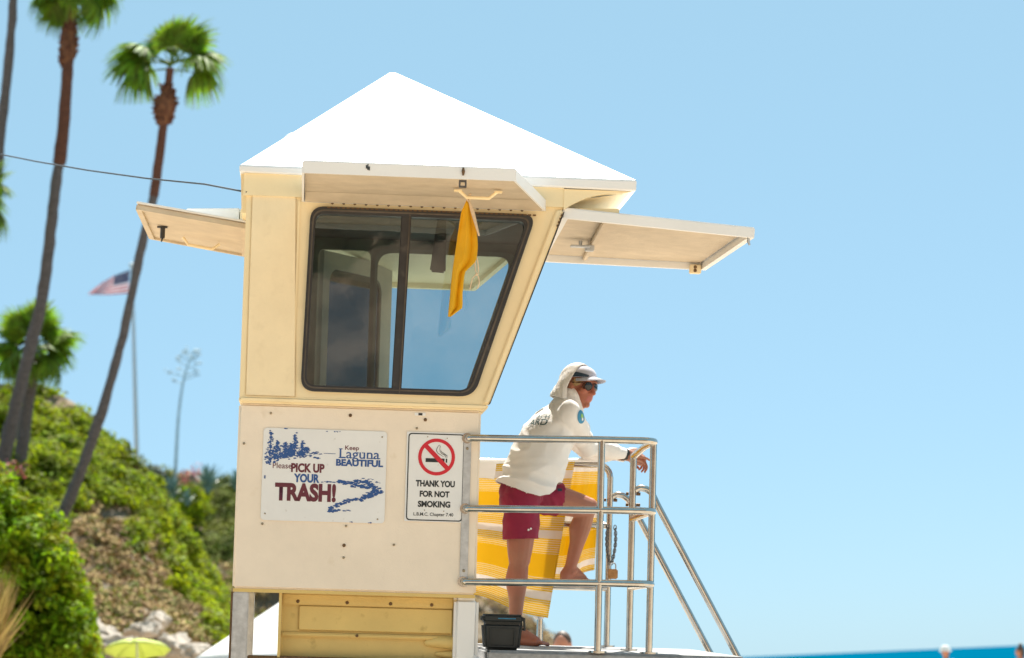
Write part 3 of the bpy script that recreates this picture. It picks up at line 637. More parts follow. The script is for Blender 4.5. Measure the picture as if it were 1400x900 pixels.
def scribble(mb, pts, size, n, asp=1.8, y=-.0072):
    """ragged printed strokes along a list of (u, v, spread_u, spread_v)"""
    for u, v, su, sv in pts:
        for _ in range(n):
            a, b = u + rnd.gauss(0, su), v + rnd.gauss(0, sv); k = rnd.randint(4, 6); s1 = size * rnd.uniform(.4, 1.1); ph = rnd.random() * 6
            a = min(max(a, 78), 832)
            vs = [mb.b.verts.new((U(a + s1 * asp * cos(ph + 6.28 * i / k) * rnd.uniform(.5, 1.2)), y - rnd.random() * .0003, W_(b + s1 * sin(ph + 6.28 * i / k) * rnd.uniform(.5, 1.2)))) for i in range(k)]
            try: mb.b.faces.new(vs)
            except ValueError: pass
mb = MB()
for u, top, bot, wd in ((107, 108, 290, 16), (262, 120, 240, 12), (308, 160, 240, 10), (150, 165, 260, 14), (205, 170, 250, 16), (235, 185, 245, 14)):
    bar(mb, u - 2, u + 3, top, bot, -.0073)
    scribble(mb, [(u, top + (bot - top) * k / 6, wd * (.35 + .14 * k), 7) for k in range(7)], 6, 11)
scribble(mb, [(110, 270, 20, 16), (150, 255, 22, 12), (200, 250, 25, 10), (260, 235, 30, 9), (310, 228, 20, 7), (340, 200, 10, 10), (130, 215, 18, 22), (225, 215, 26, 16)], 6.5, 26, 2)
scribble(mb, [(385, 222, 18, 5), (400, 230, 18, 3), (350, 243, 24, 3), (280, 245, 20, 3), (405, 258, 10, 2)], 5, 9, 3)
bar(mb, 447, 523, 224, 227)
obj('tree_drawing', mb, M['blue'], sg, sm=False)
mb = MB()
def band(mb, pts, w):
    for (a, b), (c, d) in zip(pts, pts[1:]):
        for k in range(5):
            t = k / 5; scribble(mb, [(a + (c - a) * t, b + (d - b) * t, 7, w)], 7, 4, 2.4)
band(mb, [(548, 405), (600, 412), (660, 420), (700, 428), (750, 440)], 7); band(mb, [(655, 398), (720, 400), (770, 420), (785, 445), (760, 470), (715, 490)], 6); band(mb, [(705, 503), (760, 490), (800, 468), (825, 460)], 4)
band(mb, [(690, 512), (620, 522), (570, 545), (520, 575), (490, 592)], 6); band(mb, [(495, 595), (560, 588)], 4)
scribble(mb, [(475, 406, 14, 3), (505, 408, 12, 3), (755, 382, 16, 3), (800, 398, 12, 4), (605, 588, 14, 3), (810, 440, 10, 3)], 4, 6, 3.5)
obj('coast_drawing', mb, M['blue'], sg, sm=False)
for u, v in ((87, 622), (803, 637), (816, 108)): obj('screw', MB().ell((U(u), -.0065, W_(v)), (.0045, .003, .0045), None, 8), M['bolt'], sg)
mb = MB()
for u, v, a, b in ((520, 84, 60, 4), (66, 390, 4, 14), (640, 660, 14, 3), (755, 662, 18, 3), (200, 74, 8, 2)): scribble(mb, [(u, v, a * .4, b * .4)], 4, 7, 2)
obj('worn_edge', mb, M['blue'], sg, sm=False)
ns_ = signbox('smoking_sign', 'white no smoking sign with red barred ring thanking visitors', -.381, -.084, .652, 1.107, .004, M['signw'])
U = lambda c: -.381 + (c - 950) / 386 * .297
W_ = lambda c: 1.107 - (c - 90) / 577 * .455
mb = MB().plate(rrect(U(960), U(1332), W_(661), W_(98), .02, 8), [rrect(U(967), U(1325), W_(654), W_(105), .0165, 8)], -.0072, -.0062); obj('border', mb, M['ink'], ns_, sm=False)
def circ(cx, cy, r, n=40): return [(cx + r * cos(2 * pi * k / n), cy + r * sin(2 * pi * k / n)) for k in range(n)]
rc = (U(1150), W_(249))
mb = MB(); mb.box(U(1078), U(1203), -.0072, -.0063, W_(283), W_(258)); mb.box(U(1211), U(1221), -.0072, -.0063, W_(283), W_(258))
mb.tube([(U(a), -.0068, W_(b)) for a, b in ((1213, 252), (1205, 236), (1185, 226), (1172, 212), (1170, 195), (1172, 178), (1164, 170))], [.0008, .0016, .0018, .0014, .0012, .0012, .0008], 6)
mb.tube([(U(a), -.0068, W_(b)) for a, b in ((1220, 252), (1218, 238), (1200, 226), (1182, 214), (1176, 204))], [.0008, .0016, .0016, .0012, .0008], 6)
mb.tube([(U(a), -.0068, W_(b)) for a, b in ((1163, 172), (1152, 190), (1148, 208), (1156, 222), (1172, 232), (1196, 246))], [.0008, .0015, .0016, .0014, .0012, .0008], 6)
obj('cigarette', mb, M['ink'], ns_, sm=False)
mb = MB().plate(circ(*rc, U(1272) - U(1150)), [circ(*rc, U(1250) - U(1150))], -.0076, -.0065)
dv = V((1, 0, -1)).normalized(); pv = V((1, 0, 1)).normalized(); cc = V((rc[0], 0, rc[1])); hw, hl = .0115, .0795
p = [cc - dv * hl - pv * hw, cc + dv * hl - pv * hw, cc + dv * hl + pv * hw, cc - dv * hl + pv * hw]
mb.plate([(q.x, q.z) for q in p], [], -.0079, -.0073); obj('barred_ring', mb, M['red'], ns_, sm=False)
words(ns_, [('THANK YOU', 1018, 1276, 400, 442, .042), ('FOR NOT', 1046, 1243, 468, 508, .042), ('SMOKING', 1036, 1250, 533, 574, .042), ('L.B.M.C. Chapter 7.40', 1009, 1272, 608, 636, .012)], M['ink'])
for u, v in ((1087, 120), (1217, 126), (1081, 593), (1208, 597)): obj('screw', MB().ell((U(u), -.0065, W_(v)), (.003, .002, .003), None, 8), M['bolt'], ns_)

# ================================================================== things on the tower
# yellow flag tied to the front shutter's handle
fx, fy = hx - .055, hy + .01
fl = root('yellow_flag', (fx, fy, 2.24), 'yellow warning flag hanging limp from the raised front shutter', 'flag')
mb = MB(); rows_ = 26; gr = []
for j in range(rows_ + 1):
    t = j / rows_; z = 2.235 - .585 * t
    xl = interp([(0, -.005), (.1, -.03), (.3, -.044), (.6, -.062), (1, -.078)], t)
    xr = interp([(0, .005), (.1, .03), (.22, .048), (.4, .058), (.52, .052), (.56, .03), (.62, -.004), (.8, -.012), (.92, -.01), (1, -.07)], t)
    gr.append([mb.b.verts.new((fx + xl + (xr - xl) * i / 10, fy + .016 * sin(i * .9 + t * 3) * min(1, t * 5) * (1 if i < 8 else .4), z - (.02 * (i / 10) if j == 0 else 0))) for i in range(11)])
for A, B in zip(gr, gr[1:]):
    for i in range(10): mb.b.faces.new((A[i], A[i + 1], B[i + 1], B[i]))
cl = obj('cloth', mb, M['yflag'], fl); so_ = cl.modifiers.new('s', 'SOLIDIFY'); so_.thickness = .003
mb = MB(); g2 = []
for j in range(9):
    t = j / 8; z = 2.235 - .18 * t; g2.append([mb.b.verts.new((fx + interp([(0, .0), (.4, .018), (1, .056)], t), fy - .02, z)), mb.b.verts.new((fx + interp([(0, .006), (.3, .034), (1, .064)], t), fy - .006, z))])
for A, B in zip(g2, g2[1:]): mb.b.faces.new((A[0], A[1], B[1], B[0]))
he = obj('hem_tape', mb, M['cord'], fl); he.modifiers.new('s', 'SOLIDIFY').thickness = .002
mb = MB().tube([(fx, fy, 2.235), (fx + .006, fy - .01, 2.262), (fx + .012, hy - .012, 2.262), (fx + .01, hy + .012, 2.255), (fx, fy, 2.235)], .0045, 8).ell((fx + .004, fy - .004, 2.236), (.010, .009, .009), None, 8); obj('tie_cord', mb, M['cord'], fl)
mb = MB()
mb.tube([(fx + .05, fy, 1.955), (fx + .046, fy - .004, 1.92), (fx + .05, fy, 1.88), (fx + .06, fy, 1.862), (fx + .064, fy, 1.885), (fx + .058, fy, 1.935), (fx + .05, fy, 1.955)], .003, 6)
mb.tube([(fx + .056, fy, 1.868), (fx + .036, fy, 1.845), (fx + .03, fy, 1.82), (fx + .024, fy, 1.79)], .003, 6); mb.tube([(fx + .056, fy, 1.868), (fx + .066, fy, 1.85), (fx + .07, fy, 1.825), (fx + .062, fy, 1.795)], .003, 6); mb.ell((fx + .056, fy, 1.865), (.008, .007, .006), None, 8)
obj('loose_cord', mb, M['cord'], fl)
# towel draped over the far rail
def sheet(pts, nu, nv, amp, y0, fold, vrange, ph=0):
    mb = MB(); uvl = mb.b.loops.layers.uv.new('UVMap'); g = []
    TL, TR, BR, BL = [V(p) for p in pts]
    for j in range(nv + 1):
        row = []
        for i in range(nu + 1):
            u, v = i / nu, j / nv; p = (TL * (1 - u) + TR * u) * (1 - v) + (BL * (1 - u) + BR * u) * v
            wv = amp * (.3 + v) * sin(u * fold + ph + 1.2 * v) + .35 * amp * sin(u * fold * 2.3 + 2 * v)
            q = mb.b.verts.new((p.x, y0 + wv - .02 * v, p.y + .01 * sin(u * 7 + ph) * v)); row.append((q, (u, 1 - v)))
        g.append(row)
    for A, B in zip(g, g[1:]):
        for i in range(nu):
            q = (A[i], A[i + 1], B[i + 1], B[i]); f = mb.b.faces.new([k[0] for k in q])
            for l, k in zip(f.loops, q): l[uvl].uv = (k[1][0], vrange[0] + (vrange[1] - vrange[0]) * k[1][1])
    return mb
tw = root('striped_towel', (.45, 1.9, 1.08), 'yellow and white striped towel drying over the far deck rail', 'towel')
mb = sheet([(.085, 1.04), (.66, 1.075), (.525, .165), (.06, .30)], 44, 40, .012, 1.868, 9, (0, 1.0)); a_ = obj('cloth', mb, M['towel'], tw); a_.modifiers.new('s', 'SOLIDIFY').thickness = .006
mb = sheet([(.57, 1.082), (.815, 1.085), (.792, .445), (.50, .37)], 30, 36, .014, 1.935, 15, (.06, .98), 1.5); b_ = obj('cloth', mb, M['towel'], tw); b_.modifiers.new('s', 'SOLIDIFY').thickness = .006
mb = MB(); uvl = mb.b.loops.layers.uv.new('UVMap'); pr = None                 # the fold over the rail: plain white border
for k in range(9):
    a = pi * k / 8; cur = [mb.b.verts.new((x, 1.9 - .03 * cos(a), z_ + .026 * sin(a))) for x, z_ in ((.085, 1.05), (.45, 1.06), (.812, 1.078))]
    if pr:
        for i in range(2): mb.b.faces.new((pr[i], pr[i + 1], cur[i + 1], cur[i]))
    pr = cur
obj('border', mb, M['lav'], tw)
mb = MB(); q0 = []
for i in range(25):
    x = .083 + .20 * i / 24; q0.append([mb.b.verts.new((x, 1.862 + .004 * sin(x * 30), z)) for z in (1.052 + .006 * sin(x * 9), 1.0, .965 - .05 * (x - .083))])
for A, B in zip(q0, q0[1:]):
    for k in range(2): mb.b.faces.new((A[k], B[k], B[k + 1], A[k + 1]))
obj('border', mb, M['lav'], tw)
# cooler box
cb_ = root('cooler_box', (.135, .11, .014), 'small black lidded plastic cooler by the bare foot on the deck', 'cooler')
def taper(x0, x1, y0, y1, z0, z1, d, bev): return MB().hexa([(x0 + d, y0 + d, z0), (x1 - d, y0 + d, z0), (x1 - d, y1 - d, z0), (x0 + d, y1 - d, z0), (x0, y0, z1), (x1, y0, z1), (x1, y1, z1), (x0, y1, z1)], bev, 3)
obj('body', taper(.037, .237, .0, .22, .0145, .15, .012, .014), M['cooler'], cb_)
ld = obj('lid', MB().box(.033, .241, -.005, .225, .1505, .195, .012, 3), M['cooler'], cb_)
obj('groove', MB().box(.11, .20, -.0065, -.0045, .172, .176, .0005), M['teal'], ld)
mb = MB().plate(rrect(.07, .20, .03, .125, .01, 4), [rrect(.076, .194, .036, .119, .008, 4)], -.003, .007); obj('front_rib', mb, M['cooler'], cb_)
obj('handle', MB().tube([(.2425, .01, .18), (.247, .01, .12), (.247, .21, .12), (.2425, .21, .18)], .006, 8), M['cooler'], cb_)
# wire running in from the shore to the tower's eave corner
a0 = TW @ V((-1.238, -.03, 2.30)); pts = [a0]
for px, py, D in ((280, 252, 15.2), (200, 244, 16.6), (120, 233, 18), (50, 221, 19.4), (0, 211, 20.5), (-60, 196, 22), (-200, 150, 27)): pts.append(at(px, py, D))
single('overhead_wire', MB().tube(pts, .0052, 6), M['wire'], a0, 'thin black cable running in from the left to the tower eave', 'cable', frame=WORLD)

# ================================================================== the lifeguard
guard = root('person', (.30, 1.38, .014), 'person in white hooded long-sleeved shirt, maroon shorts and cap leaning on the deck rail', 'person')
VX, VY, VZ = V((1, 0, 0)), V((0, 1, 0)), V((0, 0, 1))
pel, chest, neckb = V((.335, 1.45, .895)), V((.51, 1.52, 1.225)), V((.59, 1.54, 1.372))
ax = (chest - pel).normalized(); fwd = VY.cross(ax).normalized()          # body axis and its front direction
if fwd.x < 0: fwd = -fwd
HC = V((.648, 1.545, 1.484))                                              # head centre
HD = V((.73, -.68, -.10)).normalized(); HU = (VZ + V((.10, 0, 0))).normalized(); HR = HD.cross(HU).normalized(); HU = HR.cross(HD).normalized()
HM = Matrix((( HD.x, -HR.x, HU.x), (HD.y, -HR.y, HU.y), (HD.z, -HR.z, HU.z)))   # head frame: x face, y its left, z up
def hp(x, y, z): return HC + HM @ V((x, y, z))
SR, ER, WR = V((.585, 1.37, 1.312)), V((.712, 1.66, 1.142)), V((.935, 1.845, 1.128))
SL, EL, WL = V((.565, 1.70, 1.285)), V((.735, 1.895, 1.125)), V((.955, 1.93, 1.118))
HIPR, KR, AR = V((.325, 1.36, .86)), V((.314, 1.36, .495)), V((.300, 1.37, .105))
HIPL, KL, AL = V((.37, 1.55, .875)), V((.715, 1.66, .805)), V((.640, 1.785, .455))
def torso(mb, k, kz=0):
    secs = []
    for t, rx, ry, off in ((-.28, .05, .06, 0), (-.22, .10, .13, 0), (-.05, .118, .165, 0), (.2, .108, .155, 0), (.5, .10, .145, .0), (.8, .112, .165, .0), (1.05, .105, .17, .0), (1.25, .08, .13, 0), (1.4, .05, .07, 0)):
        secs.append((pel + (chest - pel) * t + fwd * off, rx * k, ry * k, fwd, VY))
    mb.loft(secs, 22)
# --- body (one continuous surface)
mb = MB(); torso(mb, .93)
mb.limb([(neckb - ax * .04, .062), (neckb + V((.035, 0, .05)), .055), (HC + HM @ V((-.02, 0, -.07)), .055)])
mb.ell(HC + HM @ V((-.012, 0, .028)), (.092, .074, .098), HM); mb.ell(hp(.018, 0, -.035), (.072, .062, .082), HM)
mb.limb([(hp(.03, 0, -.085), .047), (hp(.055, 0, -.094), .03), (hp(.064, 0, -.098), .02)])        # jaw and chin
mb.limb([(hp(.078, 0, .012), .012), (hp(.094, 0, -.012), .013), (hp(.103, 0, -.030), .0135)]); mb.ell(hp(.090, .012, -.033), (.012, .010, .009), HM); mb.ell(hp(.090, -.012, -.033), (.012, .010, .009), HM)
mb.limb([(hp(.074, .02, -.058), .011), (hp(.083, 0, -.056), .012), (hp(.074, -.02, -.058), .011)]); mb.limb([(hp(.072, .018, -.070), .010), (hp(.080, 0, -.070), .012), (hp(.072, -.018, -.070), .010)])
for s_ in (-1, 1): mb.ell(hp(.052, s_ * .040, -.022), (.03, .026, .022), HM); mb.ell(hp(.068, s_ * .032, .036), (.02, .028, .010), HM); mb.ell(hp(-.012, s_ * .075, -.005), (.022, .010, .032), HM)
for a, b, c in ((SR, ER, WR), (SL, EL, WL)):
    mb.limb([(a, .056), (a.lerp(b, .5), .047), (b, .036), (b.lerp(c, .3), .036), (c.lerp(b, .12), .027), (c, .026)])
def leg(h, k, a):
    mb.limb([(h, .095), (h.lerp(k, .5), .086), (k.lerp(h, .12), .070), (k, .062)]); kd = (k - a).normalized()
    mb.limb([(k, .057), (k.lerp(a, .1), .054), (k.lerp(a, .3), .056), (k.lerp(a, .6), .043), (a.lerp(k, .06), .034), (a, .036)])
leg(HIPR, KR, AR); leg(HIPL, KL, AL)
mb.ell(KR + V((.018, 0, 0)), (.045, .045, .05)); mb.ell(KL + V((.012, .0, .008)), (.052, .05, .05))
mb.limb([(KR.lerp(AR, .12) + V((-.02, 0, 0)), .04), (KR.lerp(AR, .3) + V((-.028, 0, 0)), .045), (KR.lerp(AR, .55) + V((-.014, 0, 0)), .032)])
mb.limb([(KL.lerp(AL, .12) + V((-.025, .0, -.01)), .036), (KL.lerp(AL, .32) + V((-.03, .0, -.006)), .043), (KL.lerp(AL, .55) + V((-.016, 0, 0)), .030)])
def foot(a, heel, ball, toe, w):
    d = (toe - heel).normalized(); sd_ = d.cross(VZ).normalized()
    mb.limb([(a, .036), (heel + V((0, 0, .012)), .033), (heel, .030)])
    mb.limb([(a + V((.01, 0, -.01)), .034), (heel.lerp(ball, .42) + V((0, 0, .044)), .037), (ball + V((0, 0, .006)), .028)])
    mb.limb([(heel + sd_ * .004, .026), (heel.lerp(ball, .5) + sd_ * .012, .024), (ball + sd_ * .02, .021)])
    mb.limb([(ball + sd_ * .026, .02), (ball - sd_ * .028, .021)])
    for i in range(5):
        o = (-.032, -.013, .003, .018, .031)[i]; ln = (1, .98, .9, .8, .66)[i]; r_ = (.0125, .0095, .009, .0085, .008)[i]
        st = ball + sd_ * o * .9; en = ball + (toe - ball) * ln + sd_ * o * 1.05
        mb.limb([(st, r_ * 1.25), (st.lerp(en, .6) + V((0, 0, .004)), r_), (en, r_ * .95)], 8)
foot(AR, V((.268, 1.375, .047)), V((.420, 1.335, .036)), V((.478, 1.32, .028)), 1)
foot(AL, V((.612, 1.79, .405)), V((.722, 1.845, .392)), V((.775, 1.87, .386)), 1)
# --- hands
def hand(wr, d, up, curl, side, spread=1.0):
    """wr wrist, d pointing direction, up back of hand, side: +1 thumb on d x up side"""
    d = d.normalized(); sd_ = d.cross(up).normalized(); up = sd_.cross(d).normalized()
    mb.limb([(wr, .027), (wr + d * .02, .027)])
    for o in (-.027, -.009, .009, .026):
        mb.limb([(wr + d * .012 + sd_ * o * .6, .018), (wr + d * .05 + sd_ * o * .95, .0165), (wr + d * .085 + sd_ * o, .0125)], 10)
    L_ = (.066, .080, .086, .076)
    for i, o in enumerate((-.031, -.0105, .0105, .030)):
        p = wr + d * (.088 - .004 * abs(i - 1.5)) + sd_ * o; q = d.copy(); a = 0; c = curl[i]; ch_ = [(p, .0098)]
        for f_ in (.45, .30, .25):
            a += c; q = (d * cos(a) - up * sin(a) + sd_ * o * 2.2 * spread).normalized(); p = p + q * L_[i] * f_; ch_.append((p, .0092 - .0012 * len(ch_) * .5))
        mb.limb(ch_, 8)
    s_ = sd_ * side; p = wr + d * .022 + s_ * .024
    t1 = p + (d * .5 + s_ * .65 - up * .35).normalized() * .04; t2 = t1 + (d * .8 + s_ * .15 - up * .4).normalized() * .032; t3 = t2 + (d * .85 - s_ * .1 - up * .45).normalized() * .026
    mb.limb([(p, .016), (t1, .0125), (t2, .0105), (t3, .0085)], 8)
hand(WR + V((.012, .008, 0)), V((.95, .28, .10)), V((-.05, -.75, .65)), (.75, .62, .45, .22), 1)
hand(WL + V((.012, 0, 0)), V((.95, .05, -.2)), V((.1, .1, 1)), (.75, .7, .6, .5), -1)
body = obj('body', remeshed(mb, .0048, 5, .5), M['skin'], None)
def clothe(name, me, mat, hide=None):
    me.transform(Matrix.Translation(-ORG[guard.name])); return obj(name, me, mat, guard)
body.data.transform(Matrix.Translation(-ORG[guard.name])); body.parent = guard; ORG[body.name] = ORG[guard.name]
body.data.materials.append(M['lip'])
for p in body.data.polygons:
    q = HM.transposed() @ (p.center + ORG[guard.name] - HC)
    if q.x > .07 and abs(q.y) < .026 and -.077 < q.z < -.051: p.material_index = 1
# --- shirt with hood
mb = MB()
secs = []
sag = V((0, 0, -1))
for t, rx, ry, off, dz in ((-.36, .168, .205, .030, -.015), (-.2, .172, .205, .030, -.01), (0, .172, .20, .022, 0), (.25, .168, .195, .006, 0), (.5, .164, .19, -.008, 0), (.8, .156, .195, -.016, 0), (1.02, .138, .19, -.018, 0), (1.2, .112, .155, -.012, 0), (1.36, .08, .10, 0, 0)):
    secs.append((pel + (chest - pel) * t + fwd * off, rx, ry, fwd, VY))
mb.loft(secs, 26)
for a, b, c in ((SR, ER, WR), (SL, EL, WL)):
    e = c + (c - b).normalized() * .002
    mb.limb([(a + (a - b) * .10, .064), (a, .067), (a.lerp(b, .5), .061), (b, .053), (b.lerp(c, .3), .052), (b.lerp(c, .75), .045), (e, .036)], 16)
    mb.ell(a.lerp(b, .62) + V((.0, 0, -.02)), (.05, .06, .05))
mb.limb([(neckb + V((.0, 0, .03)), .085), (neckb + V((-.04, -.01, -.08)), .125)], 20)
mb.limb([(SR + V((-.02, .02, .0)), .067), (neckb + V((-.02, -.05, -.01)), .075)], 14).limb([(SL + V((-.02, -.02, .0)), .072), (neckb + V((-.02, .05, -.01)), .075)], 14)
me = remeshed(mb, .0072, 20, .5)
bm = bmesh.new(); bm.from_mesh(me)
HEM = [(.10, .945), (.18, .925), (.25, .898), (.34, .866), (.42, .848), (.47, .86), (.53, .93), (.7, 1.0)]
def head_l(p): return HM.transposed() @ (p - HC)
def hood_open(p):
    q = head_l(p); return q.x > .010 + .35 * max(0, -q.z - .02) + .02 * max(0, q.z) and q.z > -.118 and q.length < .2
kill = [f for f in bm.faces if f.calc_center_median().z < interp(HEM, f.calc_center_median().x) and f.calc_center_median().x < .60
        or any(((f.calc_center_median() - c).dot((c - b).normalized()) > 0 and (f.calc_center_median() - c).length < .08) for b, c in ((ER, WR), (EL, WL)))]
bmesh.ops.delete(bm, geom=kill, context='FACES')
bmesh.ops.delete(bm, geom=[v for v in bm.verts if not v.link_faces], context='VERTS')
for v in bm.verts:
    if v.is_boundary:
        if v.co.z < 1.0 and v.co.x < .60: v.co.z = interp(HEM, v.co.x)
bm.normal_update()
def ridge(x): return 1 - abs(noise.noise(x)) * 2
PRINTS = (V((.405, 1.38, 1.275)), V((.628, 1.38, 1.292)))
for v in bm.verts:                                                     # folds in the cloth
    p = v.co; n = v.normal; q = head_l(p); low = max(0, min(1, (1.16 - p.z) / .25)); k = 0
    dirn = V((.62, 0, -.45)); s1 = (p - V((.20, 1.4, 1.02)))
    a = math.atan2(s1.z, s1.x + .12); rr_ = s1.length
    k += low * .024 * (ridge(V((a * 2.6, rr_ * 2.0, p.y * 4))) - .45) + low * .009 * (ridge(V((a * 6, rr_ * 3, p.y * 6 + 5))) - .5)
    k += .004 * noise.noise(p * 14)
    for A, B, C_ in ((SR, ER, WR), (SL, EL, WL)):                       # sleeve rings
        for P0, P1, f0 in ((A, B, 34), (B, C_, 62)):
            d = P1 - P0; t = (p - P0).dot(d) / d.length_squared; ds = (p - P0 - d * t).length
            if -.1 < t < 1.1 and ds < .085:
                g = (1 - abs(t - .5) * 1.2) * min(1, (.085 - ds) / .02)
                k += .0055 * g * (.3 + .7 * abs(t)) * (ridge(V((t * d.length * f0, 2.2 * math.atan2((p - P0).y, (p - P0).z), f0))) - .5)
    if low: k = max(k, -.006)
    k += .006 * (ridge(V((p.x * 4 - p.z * 9, p.y * 5, p.x * 7 + p.z * 4))) - .5) * (2.2 if q.length > .2 else .3)
    k += -.012 * math.exp(-((p.x - (.60 + .10 * (1.2 - p.z))) / .014) ** 2) * max(0, 1 - abs(p.z - 1.18) / .11) * (1 if p.y < 1.5 else 0)
    k *= min(1, max(0, (min(math.hypot(p.x - c.x, p.z - c.z) for c in PRINTS) - .075) / .05)) if p.y < 1.5 else 1
    v.co += n * k
bm.to_mesh(me); bm.free()
shirt = clothe('shirt', me, M['shirt']); sm_ = shirt.modifiers.new('s', 'SOLIDIFY'); sm_.thickness = .0035; sm_.offset = -1
# hood: a shell over cap and nape with an open front and a free lower hem
mb = MB()
mb.ell(hp(-.026, 0, .026), (.112, .098, .112), HM, 28)
mb.limb([(hp(-.02, 0, .03), .103), (V((.622, 1.54, 1.472)), .110), (V((.606, 1.535, 1.425)), .120), (V((.605, 1.535, 1.37)), .135), (V((.60, 1.54, 1.32)), .14)], 26)
mb.limb([(hp(-.03, .0, .115), .022), (hp(-.0, 0, .112), .020)], 12)
mb.limb([(hp(-.012, -.068, .035), .036), (hp(-.004, -.076, -.05), .040), (V((.662, 1.432, 1.385)), .045), (V((.645, 1.425, 1.34)), .05)], 14)
hm = remeshed(mb, .0065, 8, .5); bm = bmesh.new(); bm.from_mesh(hm)
def hemz(x): return 1.428 - (x - .48) * .32
kl = [f for f in bm.faces if f.calc_center_median().z < hemz(f.calc_center_median().x) or hood_open(f.calc_center_median()) or (lambda c: c.y > 1.53 and c.x > .625 and c.z < 1.47)(f.calc_center_median())]
bmesh.ops.delete(bm, geom=kl, context='FACES'); bmesh.ops.delete(bm, geom=[v for v in bm.verts if not v.link_faces], context='VERTS')
todo = set(bm.verts); best = []
while todo:
    st_ = [todo.pop()]; isl = []
    while st_:
        v = st_.pop(); isl.append(v)
        for e in v.link_edges:
            o2 = e.other_vert(v)
            if o2 in todo: todo.discard(o2); st_.append(o2)
    if len(isl) > len(best):
        if best: bmesh.ops.delete(bm, geom=best, context='VERTS')
        best = isl
    else: bmesh.ops.delete(bm, geom=isl, context='VERTS')
for v in bm.verts:
    if v.is_boundary and abs(v.co.z - hemz(v.co.x)) < .02: v.co.z = hemz(v.co.x) - .002
for _ in range(3):
    bd = [v for v in bm.verts if v.is_boundary]; nw = {}
    for v in bd:
        nb = [e.other_vert(v) for e in v.link_edges if e.is_boundary]
        if len(nb) == 2: nw[v] = v.co * .5 + (nb[0].co + nb[1].co) * .25
    for v, c in nw.items(): v.co = c
bm.normal_update()
for v in bm.verts:                                                     # drapery fanning back from the chin
    q = head_l(v.co); a = math.atan2(q.z + .16, -(q.x - .04)); lw = max(0, min(1, (.06 - q.z) / .10)); fl_ = max(0, min(1, (hemz(v.co.x) + .07 - v.co.z) / .07))
    v.co += v.normal * (.0075 * lw * (ridge(V((a * 3.1, q.y * 3, 3))) - .45) + .005 * lw * (ridge(V((a * 7, q.y * 5, 8))) - .5) + .004 * fl_ ** 2)
bm.to_mesh(hm); bm.free()
hd = clothe('hood', hm, M['shirt']); md = hd.modifiers.new('s', 'SOLIDIFY'); md.thickness = .005; md.offset = -1
# print and patch laid onto the cloth
bmt = bmesh.new(); bmt.from_mesh(me); tree = BVHTree.FromBMesh(bmt); OG = ORG[guard.name]
def lay(mb, c, du, dv, dn, name, mat, par, lift=.003):
    """project a flat outline (u, v in metres in mesh x, z) along dn onto the cloth at c"""
    ins = []
    for v in mb.b.verts:
        s_ = V(c) + V(du) * v.co.x + V(dv) * v.co.z - OG + V(dn) * .3
        h = tree.ray_cast(s_, -V(dn))
        ins.append((h[0] + V(dn) * lift + OG) if h[0] is not None else s_ + OG - V(dn) * .3)
    for v, p in zip(mb.b.verts, ins): v.co = p
    return obj(name, mb, mat, par, sm=False)
def subdiv_text(s_, x0, x1, z0, z1, bold):
    b = MB(); addmesh(b, text_mesh(s_, x0, x1, z0, z1, 0, bold)); bmesh.ops.triangulate(b.b, faces=b.b.faces[:])
    return b
bn = V((-.50, -.78, .38)).normalized(); bu = V((.86, -.50, -.06)).normalized(); bv_ = bn.cross(bu).normalized()
if bv_.z < 0: bv_ = -bv_
pc = V((.400, 1.38, 1.285))
for s_, a, b, c, d in (('ACH', -.030, .055, .012, .040), ('ARD', -.060, .062, -.040, .004)): lay(subdiv_text(s_, a, b, c, d, .012), pc, bu, bv_, bn, 'back_print', M['print'], shirt, .004)
pn = V((.25, -.95, .2)).normalized(); pu = V((.95, .26, -.1)).normalized(); pv_ = pn.cross(pu)
if pv_.z < 0: pv_ = -pv_
pp = V((.628, 1.38, 1.292))
def disc(r, n=24, x=0, z=0, ex=1):
    b = MB(); c = b.b.verts.new((x, 0, z)); rg = [b.b.verts.new((x + r * cos(2 * pi * k / n) * ex, 0, z + r * sin(2 * pi * k / n))) for k in range(n)]
    rm = [b.b.verts.new((x + r * .55 * cos(2 * pi * k / n) * ex, 0, z + .55 * r * sin(2 * pi * k / n))) for k in range(n)]
    for k in range(n): b.b.faces.new((c, rm[k], rm[(k + 1) % n])); b.b.faces.new((rm[k], rg[k], rg[(k + 1) % n], rm[(k + 1) % n]))
    return b
lay(disc(.034), pp, pu, pv_, pn, 'sleeve_patch', M['teal'], shirt, .004)
lay(disc(.0125, 12, .004, .004), pp, pu, pv_, pn, 'patch_emblem', M['lime'], shirt, .0055)
lay(disc(.008, 12, .012, -.010), pp, pu, pv_, pn, 'patch_emblem', M['lav'], shirt, .006)
# --- shorts
mb = MB()
mb.loft([(pel + (chest - pel) * t, rx, ry, fwd, VY) for t, rx, ry in ((-.32, .07, .08), (-.24, .115, .14), (-.05, .128, .165), (.08, .108, .145), (.14, .09, .13))], 22)
for h, k, r0, r1 in ((HIPR, KR, .106, .098), (HIPL, KL, .104, .096)):
    e = h.lerp(k, .72 if k is KR else .60); mb.limb([(h, r0), (h.lerp(e, .5), r0 * .98), (e, r1), (e + (e - h).normalized() * .05, r1)], 20)
mb.ell(V((.275, 1.42, .82)), (.08, .13, .09))
me = remeshed(mb, .0075, 8, .5); bm = bmesh.new(); bm.from_mesh(me); kl = []
hemR = .607
for f in bm.faces:
    c = f.calc_center_median(); dl = (KL - HIPL).normalized(); tl = (c - HIPL).dot(dl); off = (c - HIPL - dl * tl).length
    if c.z < hemR + .05 * (c.x - .3): kl.append(f)
    elif tl > .185 and off < .16: kl.append(f)
bmesh.ops.delete(bm, geom=kl, context='FACES'); bm.normal_update()
